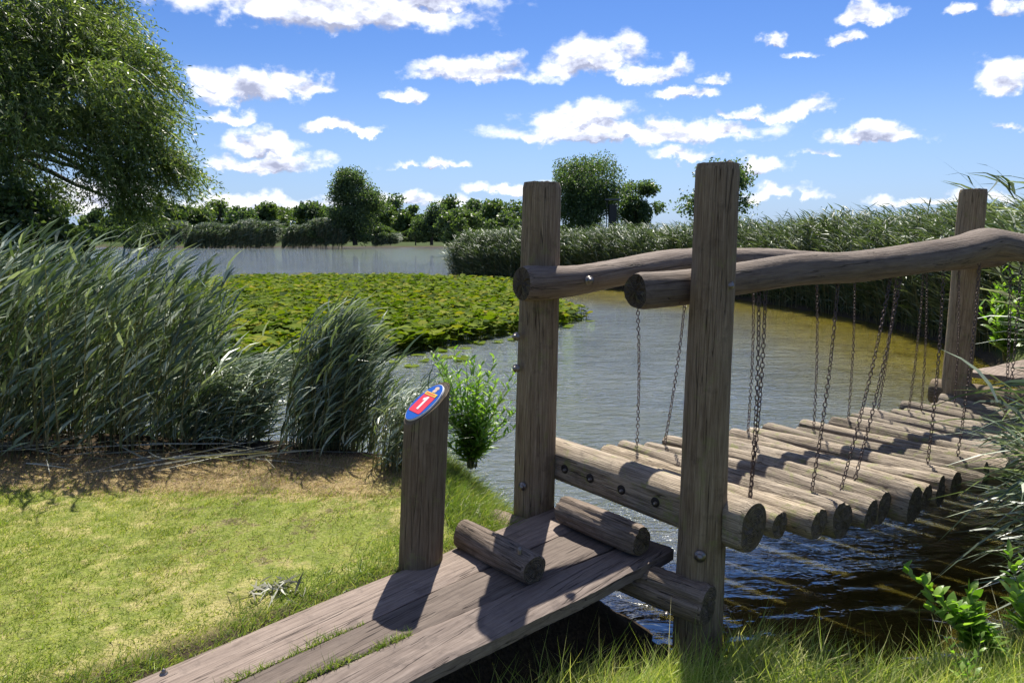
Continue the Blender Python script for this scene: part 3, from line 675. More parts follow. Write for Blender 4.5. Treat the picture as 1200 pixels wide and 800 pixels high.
def reeds(name, xy, hgt, label, wind=(.85, .25, 0), nleaf=13, L=.42, w=.021, seg=3, sw=.007, mats=(F_REED, F_REEDSTEM), lean=.35, seed=0, kind='stuff', droop=.25, upr=0.0, z=None, plume=0):
    r_ = np.random.default_rng(seed); N = len(xy); wind = np.array(wind, float); wind[2] = 0
    x, y = xy[:, 0], xy[:, 1]; z0 = (ground(x, y) if z is None else np.full(N, z)) - .03
    h = hgt if hasattr(hgt, '__len__') else np.full(N, hgt); h = h * r_.uniform(.8, 1.12, N)
    base = np.stack([x, y, z0], -1)
    gust = .6 + .7 * smooth(.5 + .5 * wob(x * .8, y * .8, 1.0))
    d0 = unit(UPV + r_.normal(0, .07, (N, 3)) + wind * .06); bd = wind[None] * (lean * gust * r_.uniform(.6, 1.4, N))[:, None] + r_.normal(0, .04, (N, 3)); bd[:, 2] = -.35 * np.linalg.norm(bd, axis=1)
    parts = []
    s1 = unit(np.cross(d0, r_.normal(0, 1, (N, 3)))); s2 = np.cross(d0, s1)
    stp = np.array([1, .95, .85, .7, .3])
    for sd in (s1, s2): parts.append(ribbons(base, d0, bd, h, np.full(N, sw), 4, stp, sd))
    Vs, Fs = join(parts); ns = len(Fs)
    # leaves
    M_ = N * nleaf; idx = np.repeat(np.arange(N), nleaf); t = np.tile(np.linspace(.12, 1.0, nleaf), N) + r_.uniform(-.04, .04, M_); t = np.clip(t, .05, 1)
    B_ = base[idx] + h[idx, None] * (t[:, None] * d0[idx] + (t ** 2)[:, None] * bd[idx])
    az_ = r_.uniform(0, 2 * np.pi, M_); hor = np.stack([np.cos(az_), np.sin(az_), 0 * az_], -1)
    hor = unit(hor * .75 + wind * .75)
    dd = unit(hor * .8 + UPV * (upr + r_.uniform(.45, 1.2, M_))[:, None])
    bl = wind * .38 + np.array([0, 0, -1]) * (droop * r_.uniform(.4, 2.0, M_))[:, None] + r_.normal(0, .08, (M_, 3))
    LL = L * r_.uniform(.65, 1.2, M_) * (1 - .25 * np.abs(t - .55)); ww = w * r_.uniform(.7, 1.2, M_)
    sd = unit(np.cross(dd, np.cross(UPV, dd)) * .35 + np.cross(UPV, dd) + r_.normal(0, .35, (M_, 3)))
    pf = {4: [.5, 1, .95, .6, .05], 3: [.5, 1, .75, .05], 2: [.6, 1, .05]}[seg]
    Vl, Fl = ribbons(B_, dd, bl, LL, ww, seg, np.array(pf), sd)
    V = np.concatenate([Vs, Vl]); F_ = np.concatenate([Fs, Fl + len(Vs)])
    mi = np.concatenate([np.ones(ns), np.zeros(len(Fl))])
    c0 = np.array([x.mean(), y.mean(), z0.mean()])
    o = mesh(name, V, F_, list(mats), None, c0, False, mi)
    return tag(o, label, 'reeds', kind=kind)
def scatter_poly(poly, n, r_):
    poly = np.array(poly, float); lo, hi = poly.min(0), poly.max(0); out_ = []
    while sum(len(o) for o in out_) < n:
        p = r_.uniform(lo, hi, (n * 2, 2)); ins = np.zeros(len(p), bool)
        for i in range(len(poly)):
            a, b = poly[i], poly[(i + 1) % len(poly)]
            c = (a[1] > p[:, 1]) != (b[1] > p[:, 1])
            with np.errstate(divide='ignore', invalid='ignore'): xi = a[0] + (p[:, 1] - a[1]) * (b[0] - a[0]) / (b[1] - a[1])
            ins ^= c & (p[:, 0] < xi)
        out_.append(p[ins])
    return np.concatenate(out_)[:n]
R1 = np.random.default_rng(11)
# reeds on the near shore
p = scatter_poly([(-6.8, 4.62), (-3.2, 4.72), (-2.6, 4.86), (-2.25, 5.05), (-2.4, 5.9), (-3, 6.4), (-7, 7.4)], 1350, R1)
hh = np.interp(p[:, 0], [-6, -3.4, -2.7, -2.2], [1.50, 1.44, 1.36, 1.15])
reeds('reed_bed', p, hh, 'tall wind-bent reeds with silvery leaves standing on the left shore', seed=1, nleaf=16, L=.225, w=.023, lean=.14, droop=.10, upr=.25)
p = scatter_poly([(-2.4, 5.1), (-1.85, 5.1), (-1.9, 5.6), (-2.4, 5.7)], 110, R1)
reeds('reed_bed', p, .62, 'low loose reeds between the tall bed and the round clump', seed=2, nleaf=12, L=.34, w=.016)
an = R1.uniform(0, 6.28, 330); rd = np.abs(R1.normal(0, .19, 330))
p = np.stack([-1.34 + rd * np.cos(an), 5.22 + rd * np.sin(an) * .8], -1)
reeds('reed_clump', p, 1.0 - rd * .9, 'rounded clump of fine grey-green reeds behind the number bollard', seed=3, nleaf=13, L=.26, w=.015, lean=.16, droop=.22, upr=.6)
p = scatter_poly([(-.95, 4.65), (-.6, 4.4), (-.5, 4.75), (-.85, 5.2)], 70, R1)
reeds('reed_clump', p, .50, 'short bright reeds on the bank left of the number bollard', seed=4, nleaf=9, L=.26, w=.011, lean=.3)
# right bank, beside the bridge
p = scatter_poly([(2.75, 3.2), (3.7, 3.35), (3.9, 4.1), (3.3, 4.05), (2.75, 3.55)], 150, R1)
reeds('reed_clump', p, 1.2, 'green reeds with long arching leaves hanging over the right end of the deck logs', wind=(-.75, .1, 0), seed=5, nleaf=10, L=.52, w=.02, seg=4, lean=.25, droop=.5)
p = scatter_poly([(5.0, 6.9), (6.4, 8.2), (7.6, 10.5), (9.5, 10.5), (9.5, 6.5), (6, 5.6)], 700, R1)
reeds('reed_bed', p, 2.2 - .5 * smooth((p[:, 1] - 7) / 2), 'tall pale reeds behind the far right bridge post', wind=(-.8, .2, 0), seed=6, nleaf=15, L=.5, w=.028, seg=3, lean=.3)
# long reed bed on the far side of the inlet
side_pts = np.array([(7.5, 11), (7.85, 13.5), (7.9, 17), (6.7, 22), (3.8, 25.8), (.6, 28.7), (-1.7, 30.2), (-2.7, 31.8)])
def band(pts, n, depth, r_, left=1):
    sg_ = np.diff(pts, axis=0); l = np.linalg.norm(sg_, axis=1); c = np.concatenate([[0], np.cumsum(l)])
    s = r_.uniform(0, c[-1], n); k = np.clip(np.searchsorted(c, s) - 1, 0, len(l) - 1); t = (s - c[k]) / l[k]
    q = pts[k] + sg_[k] * t[:, None]; nv = np.stack([sg_[k][:, 1], -sg_[k][:, 0]], -1) / l[k][:, None]
    return q + nv * (r_.uniform(0, 1, n) ** 1.2 * depth)[:, None] * left, s / c[-1]
p, s_ = band(side_pts, 7500, 2.6, R1)
hh = .16 * np.sin(s_ * 25) * np.sin(s_ * 61 + 1) + np.interp(s_, [0, .25, .6, 1], [1.75, 1.85, 1.6, 1.35])
reeds('reed_bed', p, hh, 'long dense reed bed standing along the inlet behind the bridge', wind=(-.45, .3, 0), seed=7, nleaf=15, L=.40, w=.03, seg=2, sw=.014, mats=(F_REEDFAR, F_REEDSTEM), lean=.16)
# far shore
def far_reeds(x0, x1, y, n, h, label, seed):
    r_ = np.random.default_rng(seed); p = np.stack([r_.uniform(x0, x1, n), y + r_.uniform(0, 3, n)], -1)
    hh = h * (1 + .12 * np.sin(p[:, 0] * 1.3 + seed)) * np.clip(np.minimum(p[:, 0] - x0, x1 - p[:, 0]) / 1.2 + .55, 0, 1)
    reeds('reed_bed', p, hh, label, seed=seed, nleaf=9, L=.7, w=.11, seg=2, sw=.04, mats=(F_REEDFAR, F_REEDSTEM), lean=.12)
far_reeds(-46, -39.5, 88, 900, 2.2, 'pale low reeds at the far shore below the hanging willow', 61)
far_reeds(-38.5, -28, 87.2, 1500, 2.5, 'long pale reed bed at the far shore, left of the middle gap', 62)
far_reeds(-27, -19.8, 87, 1100, 2.7, 'dark green reeds at the far shore left of the tall dark tree', 63)
far_reeds(-16.4, -13.6, 86.8, 500, .9, 'low bright reeds below the tall dark tree', 64)

# ------------------------------------------------------------------ trees
def tube(path, rad, n=8):
    path = np.asarray(path, float); T = unit(np.gradient(path, axis=0)); q = np.array([.31, .95, .05]); a = unit(np.cross(T, q)); b = np.cross(T, a)
    t = np.linspace(0, 2 * np.pi, n, endpoint=False)
    V = path[:, None] + np.asarray(rad)[:, None, None] * (np.cos(t)[None, :, None] * a[:, None] + np.sin(t)[None, :, None] * b[:, None])
    I = np.arange(len(path) * n).reshape(-1, n); J = np.roll(I, -1, 1)
    return V.reshape(-1, 3), np.stack([I[:-1], J[:-1], J[1:], I[1:]], -1).reshape(-1, 4)
def limb(p0, p1, r0, r1, r_, wig=.08, n=7):
    t = np.linspace(0, 1, n)[:, None]; L = np.linalg.norm(np.array(p1) - p0)
    P_ = np.array(p0) + (np.array(p1) - np.array(p0)) * t + np.cumsum(r_.normal(0, wig * L / n, (n, 3)), 0) * np.sin(np.pi * t) + np.array([0, 0, 1]) * np.sin(np.pi * t) * L * .08
    return tube(P_, np.linspace(r0, r1, n))
def tree(name, x, y, H, rx, seed, label, group=None, mat=F_TREE, z0=None, leaf=.28, n=6000, cb=.25, blobs=16, shape='round', loose=.5, cat='tree', ry=None):
    r_ = np.random.default_rng(seed); z0 = float(ground(np.array([x]), np.array([y]))[0]) if z0 is None else z0; ry = ry or rx * .8
    root = empty(name, (x, y, z0), label, cat, group)
    cz = z0 + H * (1 + cb) / 2; rzz = H * (1 - cb) / 2
    # clumps: through the ellipsoid, more near its shell
    c = []; 
    while len(c) < blobs:
        v = r_.uniform(-1, 1, 3); q = np.linalg.norm(v)
        if q > 1 or q < .25: continue
        if shape == 'cone' and math.hypot(v[0], v[1]) > .95 * (1 - v[2]) / 2 + .12: continue
        c.append([x + v[0] * rx * .82, y + v[1] * ry * .82, cz + v[2] * rzz * .80])
    c = np.array(c); br = r_.uniform(.22, .46, blobs) * min(rx, rzz) * (1.1 if blobs < 20 else .92)
    k = r_.choice(blobs, n, p=(br ** 2) / (br ** 2).sum()); v = unit(r_.normal(0, 1, (n, 3))) * (r_.uniform(0, 1, n) ** .45)[:, None]
    v = v * (1 + loose * .35 * np.sin(v[:, :1] * 7 + k[:, None]) * np.cos(v[:, 1:2] * 6 + v[:, 2:] * 5))
    P_ = c[k] + v * br[k][:, None] * [1.1, 1.1, .85] + r_.normal(0, .035 * rx, (n, 3)) * loose
    V, F_ = diamonds(P_, leaf * r_.uniform(.6, 1.3, n), leaf * r_.uniform(.45, .8, n), r_)
    mesh('crown', V, F_, mat, root, None, False)
    tp = []; top = np.array([x + r_.normal(0, .03) * rx, y, z0 + H * .72]); b0 = np.array([x, y, z0 - .2]); tp.append(limb(b0, top, H * .030 + .03, H * .006, r_, .05, 9))
    for i in range(min(blobs, 10)):
        s = r_.uniform(.25, .7); st = b0 + (top - b0) * s; tp.append(limb(st, c[i], H * .012 * (1.2 - s), H * .002, r_))
    V, F_ = join(tp); mesh('trunk', V, F_, F_BARK, root)
    return root
GT = 'trees beyond the far shore'
tree('tree', -18.6, 88.5, HZ(190, 88.5), 3.5, 201, 'tall dark tree with ragged top standing alone at the far shore', None, F_TREE, leaf=.24, n=26000, cb=-.05, blobs=60, loose=.8)
tree('tree', -9.6, 89, HZ(222, 89), 2.4, 202, 'smaller dark pointed tree at the far shore, right of the tall ragged one', None, F_TREE, leaf=.32, n=5000, cb=.03, blobs=18, shape='cone')
# distant row, each tree on its own
row = [(150, 246, 16), (170, 262, 14), (190, 246, 18), (212, 250, 16), (236, 246, 20), (262, 238, 26), (290, 240, 24), (315, 246, 20), (340, 250, 22), (368, 246, 24), (388, 250, 18), (440, 244, 22), (462, 240, 22), (482, 250, 18),
       (530, 242, 20), (552, 244, 22), (575, 240, 24), (598, 246, 20), (60, 240, 30), (20, 236, 30), (-40, 232, 34), (118, 254, 16)]
fruit = ['first', 'second', 'third', 'fourth', 'fifth', 'sixth', 'seventh', 'eighth', 'ninth', 'tenth', 'eleventh', 'twelfth', 'thirteenth', 'fourteenth', 'fifteenth', 'sixteenth', 'seventeenth', 'eighteenth', 'nineteenth', 'twentieth']
order = sorted(range(len(row)), key=lambda i: row[i][0]); vis = [i for i in order if row[i][0] > 100]
for i, (px, py, wpx) in enumerate(row):
    r_ = np.random.default_rng(400 + i); Yd = r_.uniform(118, 150); xx = (px - 600) / FPX * Yd
    lab = ('distant green tree in the row on the horizon, %s from the left' % fruit[vis.index(i)]) if i in vis else ['distant tree on the horizon just beyond the left edge of the willow trunk', 'distant tree seen through the lowest gap of the willow', 'distant tree on the horizon right behind the willow curtain'][[x for x in order if x not in vis].index(i)]
    tree('tree', xx, Yd, HZ(py - 3, Yd) + 1.2 + r_.uniform(-.8, 1.2), wpx / FPX * Yd * 1.15, 400 + i, lab, GT, F_TREE2 if i % 3 else F_TREE, z0=0, leaf=.6, n=4200, cb=-.1, blobs=18)
# hedge filling the strip below the distant row
r_ = np.random.default_rng(5); n = 30000; hx_ = r_.uniform(-62, 8, n); hh_ = 1.9 + .7 * np.sin(hx_ * .35) * np.sin(hx_ * .13 + 1) + .3 * np.sin(hx_ * 1.7)
hc = np.stack([hx_, 104 + r_.uniform(-1.2, 1.2, n), r_.uniform(0, 1, n) ** .7 * hh_], -1); V, F_ = diamonds(hc, r_.uniform(.3, .6, n), r_.uniform(.25, .5, n), r_)
o = mesh('hedge', V, F_, F_TREE2, None, (-27, 104, 0), False); tag(o, 'long low dark hedge running behind the far shore, below the distant trees', 'hedge')
# bushes on the far shore
for i, (px, py, wpx) in enumerate([(378, 268, 18), (442, 268, 22), (488, 266, 20), (160, 268, 14)]):
    Yd = 88; tree('bush', (px - 600) / FPX * Yd, Yd, HZ(py, Yd) + .1, wpx / FPX * Yd, 450 + i, ['dark round bush left of the tall tree at the far shore', 'wide clipped green bush right of the tall tree at the far shore', 'round green bush beside the small pointed tree at the far shore', 'small round bush below the willow branches at the far shore'][i],
                  'bushes on the far shore', F_TREE2, leaf=.3, n=3500, cb=.0, blobs=14, cat='bush', loose=.3)
# trees behind the reed bed
tree('tree', (684 - 600) / FPX * 80, 80, HZ(164, 80), 4.3, 211, 'large round-headed tree behind the reed bed between the two near posts', None, F_TREE, leaf=.22, n=38000, cb=.0, blobs=60, loose=.7, z0=0)
tree('tree', (746 - 600) / FPX * 84, 84, HZ(200, 84), 2.8, 212, 'smaller round tree right of the large round-headed tree', None, F_TREE, leaf=.30, n=9000, cb=.05, blobs=30, z0=0)
tree('tree', (835 - 600) / FPX * 46, 46, HZ(180, 46), 2.35, 213, 'loose dark tree showing on both sides of the nearest post', None, F_TREE, leaf=.20, n=6500, cb=.2, blobs=22, loose=1.2, z0=0)
tree('tree', (628 - 600) / FPX * 95, 95, HZ(206, 95), 2.0, 214, 'dark tree top peeping past the left near post', None, F_TREE, leaf=.35, n=3000, cb=.05, blobs=12, z0=0)
tree('tree', (538 - 600) / FPX * 60, 60, HZ(246, 60), 2.2, 215, 'low dark tree behind the left end of the long reed bed', None, F_TREE2, leaf=.3, n=3500, cb=.0, blobs=14, z0=0)
tree('tree', (590 - 600) / FPX * 58, 58, HZ(248, 58), 2.6, 216, 'low green tree above the reeds just left of the left near post', None, F_TREE2, leaf=.3, n=3500, cb=.0, blobs=14, z0=0)
# small hut beside the large tree
hx, hy = (715 - 600) / FPX * 77, 77.
hut = empty('wooden_hut', (hx, hy, 0), 'small dark lookout hut with a flat roof just right of the large round-headed tree', 'hut')
def box(name, c, s, mat, parent, loc=None):
    c = np.array(c, float); s = np.array(s, float) / 2
    V = np.array([[sx_, sy_, sz_] for sx_ in (-1, 1) for sy_ in (-1, 1) for sz_ in (-1, 1)]) * s + c
    return mesh(name, V, np.array([(0, 1, 3, 2), (4, 6, 7, 5), (0, 4, 5, 1), (2, 3, 7, 6), (0, 2, 6, 4), (1, 5, 7, 3)]), mat, parent, loc, False)
HW = simple('dark_hut_boards', (.035, .033, .035), .8); HR = simple('hut_roof_felt', (.09, .095, .11), .8)
zt = HZ(234, hy)
box('wall', (hx + .1, hy, (zt - .5) / 2), (.75, .9, zt - .5), HW, hut); box('roof', (hx, hy, zt), (1.5, 1.4, .16), HR, hut)
for sx_ in (-.55, .6): box('roof_post', (hx + sx_, hy - .5, zt / 2 - .04), (.09, .09, zt - .08), HW, hut)

# ------------------------------------------------------------------ willow on the left
r_ = np.random.default_rng(77)
wx_, wy_ = -13.2, 17.5
wil = empty('willow_tree', (wx_, wy_, 0), 'big willow with drooping leafy branches filling the top left', 'tree')
tp = []; trunk_top = np.array([wx_ + .3, wy_, 3.2]); tp.append(limb((wx_, wy_, -.3), trunk_top, .55, .38, r_, .03, 8))
# branch tips: clumps of foliage placed by azimuth/height seen from the shore
cl = []
def wc(px, py, Yd, rpx): cl.append(((px - 600) / FPX * (Yd * .99), Yd, HZ(py, Yd), rpx / FPX * Yd))
for (px, py, Yd, rp) in [(20, 20, 15, 60), (70, 10, 16, 55), (110, -10, 17, 45), (120, 30, 15.5, 45), (150, 20, 17, 38), (170, 55, 16, 36), (195, 75, 15.5, 26), (212, 100, 16, 20), (150, 95, 14.5, 42), (100, 80, 16, 50), (50, 80, 15, 55),
                         (10, 90, 16, 55), (20, 140, 15, 50), (70, 140, 14.5, 48), (120, 145, 15.5, 45), (165, 135, 16, 38), (195, 150, 15.2, 30), (210, 130, 16.5, 20), (180, 175, 15.6, 34), (150, 185, 15, 34), (205, 190, 15.4, 30), (232, 200, 15.5, 16),
                         (215, 215, 15.4, 16), (162, 215, 15.2, 30), (168, 238, 15.2, 22), (175, 250, 15.2, 14), (140, 200, 15.2, 20), (20, 180, 16.5, 30), (45, 205, 17.5, 22), (75, 225, 17.5, 16), (-60, 20, 16, 80), (-60, 120, 17, 80), (-150, 60, 18, 100), (-140, 170, 18, 80), (60, -60, 17, 80), (140, -50, 17, 50), (-40, -70, 18, 90),
                         (30, 40, 20, 60), (100, 60, 20, 60), (40, 130, 20, 55), (150, 60, 19, 40), (-20, 170, 20, 60), (170, 130, 18, 30)]: wc(px, py, Yd, rp)
cl = np.array(cl); cl[:, 3] *= .80; cl[:, 0] -= .35
for (cx_, cy_, cz_, cr_) in cl:
    tp.append(limb(trunk_top + r_.normal(0, .15, 3), (cx_, cy_, cz_), .11, .015, r_, .10, 8))
    for _ in range(3): tp.append(limb(np.array([cx_, cy_, cz_]) + r_.normal(0, cr_ * .3, 3), np.array([cx_, cy_, cz_]) + r_.normal(0, cr_ * .6, 3), .02, .006, r_, .1, 5))
V, F_ = join(tp); mesh('trunk', V, F_, F_BARK, wil)
NSt = 11000; k = r_.choice(len(cl), NSt, p=cl[:, 3] ** 1.35 / (cl[:, 3] ** 1.35).sum())
v = unit(r_.normal(0, 1, (NSt, 3))) * (r_.uniform(0, 1, NSt) ** .5)[:, None]
B_ = cl[k][:, :3] + v * cl[k][:, 3:4] * [1, 1, .85] * r_.uniform(.7, 1.25, (NSt, 1)) + [0, 0, .15]
d0 = unit(v * [1, 1, .3] * .8 + [.35, 0, -.25] + r_.normal(0, .25, (NSt, 3))); bd = np.tile([.12, 0, -.55], (NSt, 1)); SL = r_.uniform(.35, .85, NSt)
tw = ribbons(B_, d0, bd, SL, np.full(NSt, .008), 3, np.array([1, .9, .7, .4]), None, r_)
nl = 15; M_ = NSt * nl; idx = np.repeat(np.arange(NSt), nl); t = np.tile(np.linspace(.05, 1, nl), NSt) + r_.uniform(-.03, .03, M_)
LB = B_[idx] + SL[idx, None] * (t[:, None] * d0[idx] + (t ** 2)[:, None] * bd[idx])
tg = unit(d0[idx] + 2 * t[:, None] * bd[idx]); ld = unit(tg * .7 + r_.normal(0, .5, (M_, 3)))
LLn = r_.uniform(.075, .14, M_); Vl, Fl = diamonds(LB + ld * LLn[:, None] * .5, LLn, LLn * .26, r_, ld)
V, F_ = join([tw, (Vl, Fl)]); mesh('crown', V, F_, F_WILLOW, wil, None, False)
# dark undergrowth below the willow
for i, (px, py, Yd, rp, lab) in enumerate([(-40, 180, 15, 95, 'dark bush under the willow at the left edge'), (32, 205, 16, 60, 'dark rounded bush in the shade below the willow, nearest the left edge'), (78, 252, 17, 30, 'small dark bush at the foot of the willow, right of the larger dark one')]):
    tree('bush', (px - 600) / FPX * Yd, Yd, HZ(py, Yd), rp / FPX * Yd, 480 + i, lab, 'dark bushes under the willow', F_TREE, leaf=.13, n=14000, cb=-.1, blobs=18, cat='bush', loose=.5)

# ------------------------------------------------------------------ water lilies
R2 = np.random.default_rng(21)
lp = np.concatenate([W3(*q, WZ)[:2][None] for q in [(690, 374), (650, 384), (590, 394), (545, 402), (500, 412), (440, 420), (330, 440), (200, 440), (120, 400), (170, 345), (290, 330), (380, 329), (470, 329), (530, 331), (600, 335), (600, 350), (650, 362)]])
def pads(c, r, z, tiltv, seed):
    r_ = np.random.default_rng(seed); N = len(c); K = 13
    a = np.linspace(.22, 2 * np.pi - .22, K); rr = np.array([0, .55, 1.0]); V = []
    th = r_.uniform(0, 2 * np.pi, N); nrm = unit(np.stack([tiltv * np.cos(th * 3.7), tiltv * np.sin(th * 3.7), np.ones(N)], -1)); e1 = unit(np.cross(nrm, np.stack([np.cos(th), np.sin(th), 0 * th], -1))); e2 = np.cross(nrm, e1)
    cup = r_.uniform(-.1, .45, N); C_ = np.stack([c[:, 0], c[:, 1], z], -1); V.append(C_[:, None])
    for q in (.55, 1.0):
        ra = r[:, None] * q * (1 + .06 * np.sin(a * 3 + th[:, None]))
        zz = cup[:, None] * r[:, None] * q * q * (.55 + .45 * np.cos(2 * a + th[:, None] * 5)) + .04 * r[:, None] * np.sin(a * 5 + th[:, None]) * q
        V.append(C_[:, None] + (ra * np.cos(a))[..., None] * e1[:, None] + (ra * np.sin(a) * .85)[..., None] * e2[:, None] + zz[..., None] * nrm[:, None])
    V = np.concatenate(V, 1); n = 1 + 2 * K; k = np.arange(K - 1)
    q = np.concatenate([np.stack([0 * k, 1 + k, 2 + k, 2 + k], -1)]); 
    t3 = np.stack([0 * k, 1 + k, 2 + k], -1); q4 = np.stack([1 + k, 1 + K + k, 2 + K + k, 2 + k], -1)
    o = (np.arange(N) * n)[:, None, None]
    return V.reshape(-1, 3), (t3[None] + o).reshape(-1, 3), (q4[None] + o).reshape(-1, 4)
pc = scatter_poly(lp, 23000, R2)
den = wob(pc[:, 0] * .35, pc[:, 1] * .35) > -.75
pc = pc[den | (R2.uniform(0, 1, len(pc)) < .4)]
rr_ = R2.uniform(.06, .125, len(pc)) * (1 + .35 * smooth((16 - pc[:, 1]) / 4)) * (.8 + .4 * R2.uniform(0, 1, len(pc)) ** 2); zz_ = WZ + .02 + R2.uniform(0, 1, len(pc)) ** .8 * .30
V, t3, q4 = pads(pc, rr_, zz_, R2.uniform(.04, .5, len(pc)), 5)
stb = ribbons(np.stack([pc[:, 0], pc[:, 1], np.full(len(pc), WZ - .05)], -1), np.tile(UPV, (len(pc), 1)), R2.normal(0, .05, (len(pc), 3)), zz_ - WZ + .04, np.full(len(pc), .012), 1, np.array([1, .8]))
V2 = np.concatenate([V, stb[0]]); q4 = np.concatenate([q4, stb[1] + len(V)])
o = mesh('water_lilies', V2, [t3, q4], F_LILY, None, (pc[:, 0].mean(), pc[:, 1].mean(), WZ), True); tag(o, 'dense mat of upright green lily leaves covering the pond beyond the reeds', 'water lilies', kind='stuff')
# loose floating pads along the front of the mat
edge = [(470, 418), (492, 416), (512, 413), (530, 408), (548, 410), (566, 404), (586, 401), (604, 398), (556, 400), (622, 392), (640, 388), (656, 385), (668, 381), (680, 377), (692, 376), (524, 418), (500, 424), (478, 428), (455, 426), (600, 392), (575, 396), (660, 374), (676, 371), (540, 420)]
for i, (px, py) in enumerate(edge):
    q = W3(px + R2.normal(0, 4), py + R2.normal(0, 1), WZ); V, t3, q4 = pads(q[None, :2], np.array([R2.uniform(.09, .15)]), np.array([WZ + .012]), np.array([.04]), 600 + i)
    o = mesh('lily_pad', V, [t3, q4], F_LILY, None, (q[0], q[1], WZ), True); tag(o, 'single flat lily pad floating loose at the front edge of the leaf mat', 'lily pad', 'loose lily pads at the edge of the mat')

# ------------------------------------------------------------------ grass
R3 = np.random.default_rng(31)
exr, eyr = (NL - FL)[:2], (NR - FR)[:2]
def on_ramp(x, y, pad=0.0):
    def sidef(p, q, x, y): return (q[0] - p[0]) * (y - p[1]) - (q[1] - p[1]) * (x - p[0])
    a = sidef(FL, EL, x, y); b = sidef(FR, ER, x, y)
    la, lb = np.linalg.norm((EL - FL)[:2]), np.linalg.norm((ER - FR)[:2])
    return (a / la > -pad) & (b / lb < pad) if sidef(FL, EL, *FR[:2]) > 0 else (a / la < pad) & (b / lb > -pad)
def turf(name, n, box_, hr, wr, mat, label, seed, mask=None, lean=.5, seg=1, wind=(.25, .1)):
    r_ = np.random.default_rng(seed); x = r_.uniform(box_[0], box_[1], n); y = r_.uniform(box_[2], box_[3], n)
    s = sdist(x, y); ok = (s > .06) & ~on_ramp(x, y, -.03)
    if mask is not None: ok &= mask(x, y, s, r_)
    x, y = x[ok], y[ok]; N = len(x); z = ground(x, y) - .004
    base = np.stack([x, y, z], -1); L = r_.uniform(*hr, N) * (1 + .25 * wob(x * 3, y * 3))
    d0 = unit(UPV + r_.normal(0, lean, (N, 3)) * [1, 1, .3]); bd = r_.normal(0, .3, (N, 3)) + np.array([*wind, -.35])
    V, F_ = ribbons(base, d0, bd, L, r_.uniform(*wr, N), seg, np.array([1, .15] if seg == 1 else ([1, .8, .1] if seg == 2 else [.9, 1, .7, .08])), None, r_)
    o = mesh(name, V, F_, mat, None, (x.mean(), y.mean(), z.mean()), False); return tag(o, label, 'grass', kind='stuff')
turf('grass', 260000, (-4.2, .5, 2.0, 4.95), (.012, .034), (.0022, .0048), F_LAWN, 'short mown yellow-green lawn beside the ramp', 41, lambda x, y, s, r_: ((y < 4.32 + .16 * wob(x, y, 2) - .06 * (x + 2)) | (x > -.75) | (r_.uniform(0, 1, len(x)) < .25)) & (x < .25) & (np.abs(x) < y * .78 + .2) & (r_.uniform(0, 1, len(x)) < np.clip(.75 + .5 * wob(x, y, 1.3), .2, 1)))
turf('straw', 80000, (-4.2, .2, 4.0, 5.0), (.015, .06), (.0016, .004), F_STRAW, 'dry brown straw litter along the foot of the reeds', 42, lambda x, y, s, r_: (y > 4.22 + .14 * wob(x, y, 2) - .06 * (x + 2)) & (x < -.2), lean=1.6)
turf('straw', 40000, (-4.2, .2, 2.0, 4.6), (.02, .06), (.0014, .003), F_STRAW, 'scattered dry clippings lying on the lawn', 43, lambda x, y, s, r_: wob(x * .9 + 2, y * 1.3, 1.2) > .1, lean=2.2)
def edge_l(x, y): # distance left of the ramp's left edge
    d = (EL - FL)[:2]; d = d / np.linalg.norm(d); q = (x - FL[0]) * d[1] - (y - FL[1]) * d[0]; return np.abs(q)
turf('grass', 42000, (-2.3, .1, 1.9, 4.0), (.03, .085), (.002, .0045), F_GRASS, 'longer fresh grass tufts along the left edge of the ramp', 44, lambda x, y, s, r_: (edge_l(x, y) < .10 + .30 * r_.uniform(0, 1, len(x)) ** 2 * (1 + wob(x, y, 3))) & (wob(x, y, 2.2) > -.45), lean=.45, seg=2)
turf('grass', 26000, (-.75, .22, 3.65, 5.0), (.05, .15), (.002, .0045), F_GRASS, 'tall yellowish grass on the shore between bollard and left post', 45, lambda x, y, s, r_: (s < .75) & (s > .03), lean=.45, seg=2)
turf('grass', 170000, (-.2, 4.2, 1.3, 3.9), (.08, .27), (.0018, .0042), F_BANK, 'long sunlit grass on the bank in front of the water at lower right', 46, lambda x, y, s, r_: (s < 1.9) & ((x > 1.0) | (y < 2.98)) & (r_.uniform(0, 1, len(x)) < np.clip(.6 + .5 * wob(x, y, 2.2), .3, 1)), lean=.5, seg=3)
turf('grass', 9000, (.9, 3.3, 2.3, 3.6), (.15, .32), (.002, .0035), F_GRASS, 'tall thin grass stalks at the water edge right of the near post', 47, lambda x, y, s, r_: (s < .5) & (r_.uniform(0, 1, len(x)) < np.clip(.2 + .9 * wob(x, y, 3.1), .0, 1)), lean=.3, seg=3)
# weeds growing through the plank joints
def joint(a, b, t0, t1, n, seed):
    r_ = np.random.default_rng(seed); t = r_.uniform(t0, t1, n); p = a + (b - a) * t[:, None] + r_.normal(0, .006, (n, 3)) * [1, 1, 0]
    N = n; return ribbons(p - [0, 0, .01], unit(UPV + r_.normal(0, .5, (N, 3)) * [1, 1, .2]), r_.normal(0, .3, (N, 3)) + [0, 0, -.2], r_.uniform(.02, .06, N) * (.25 + .75 * np.abs(np.sin(t * 31 + seed))), np.full(N, .003), 2, np.array([1, .8, .1]), None, r_)
V, F_ = join([joint(F1, E1, .46, .72, 520, 1), joint(F2, E2, .47, .74, 800, 2)])
o = mesh('grass', V, F_, F_GRASS, None, (-.8, 2.6, -.1), False); tag(o, 'thin green grass growing out of the joints between the ramp planks', 'grass', kind='stuff')

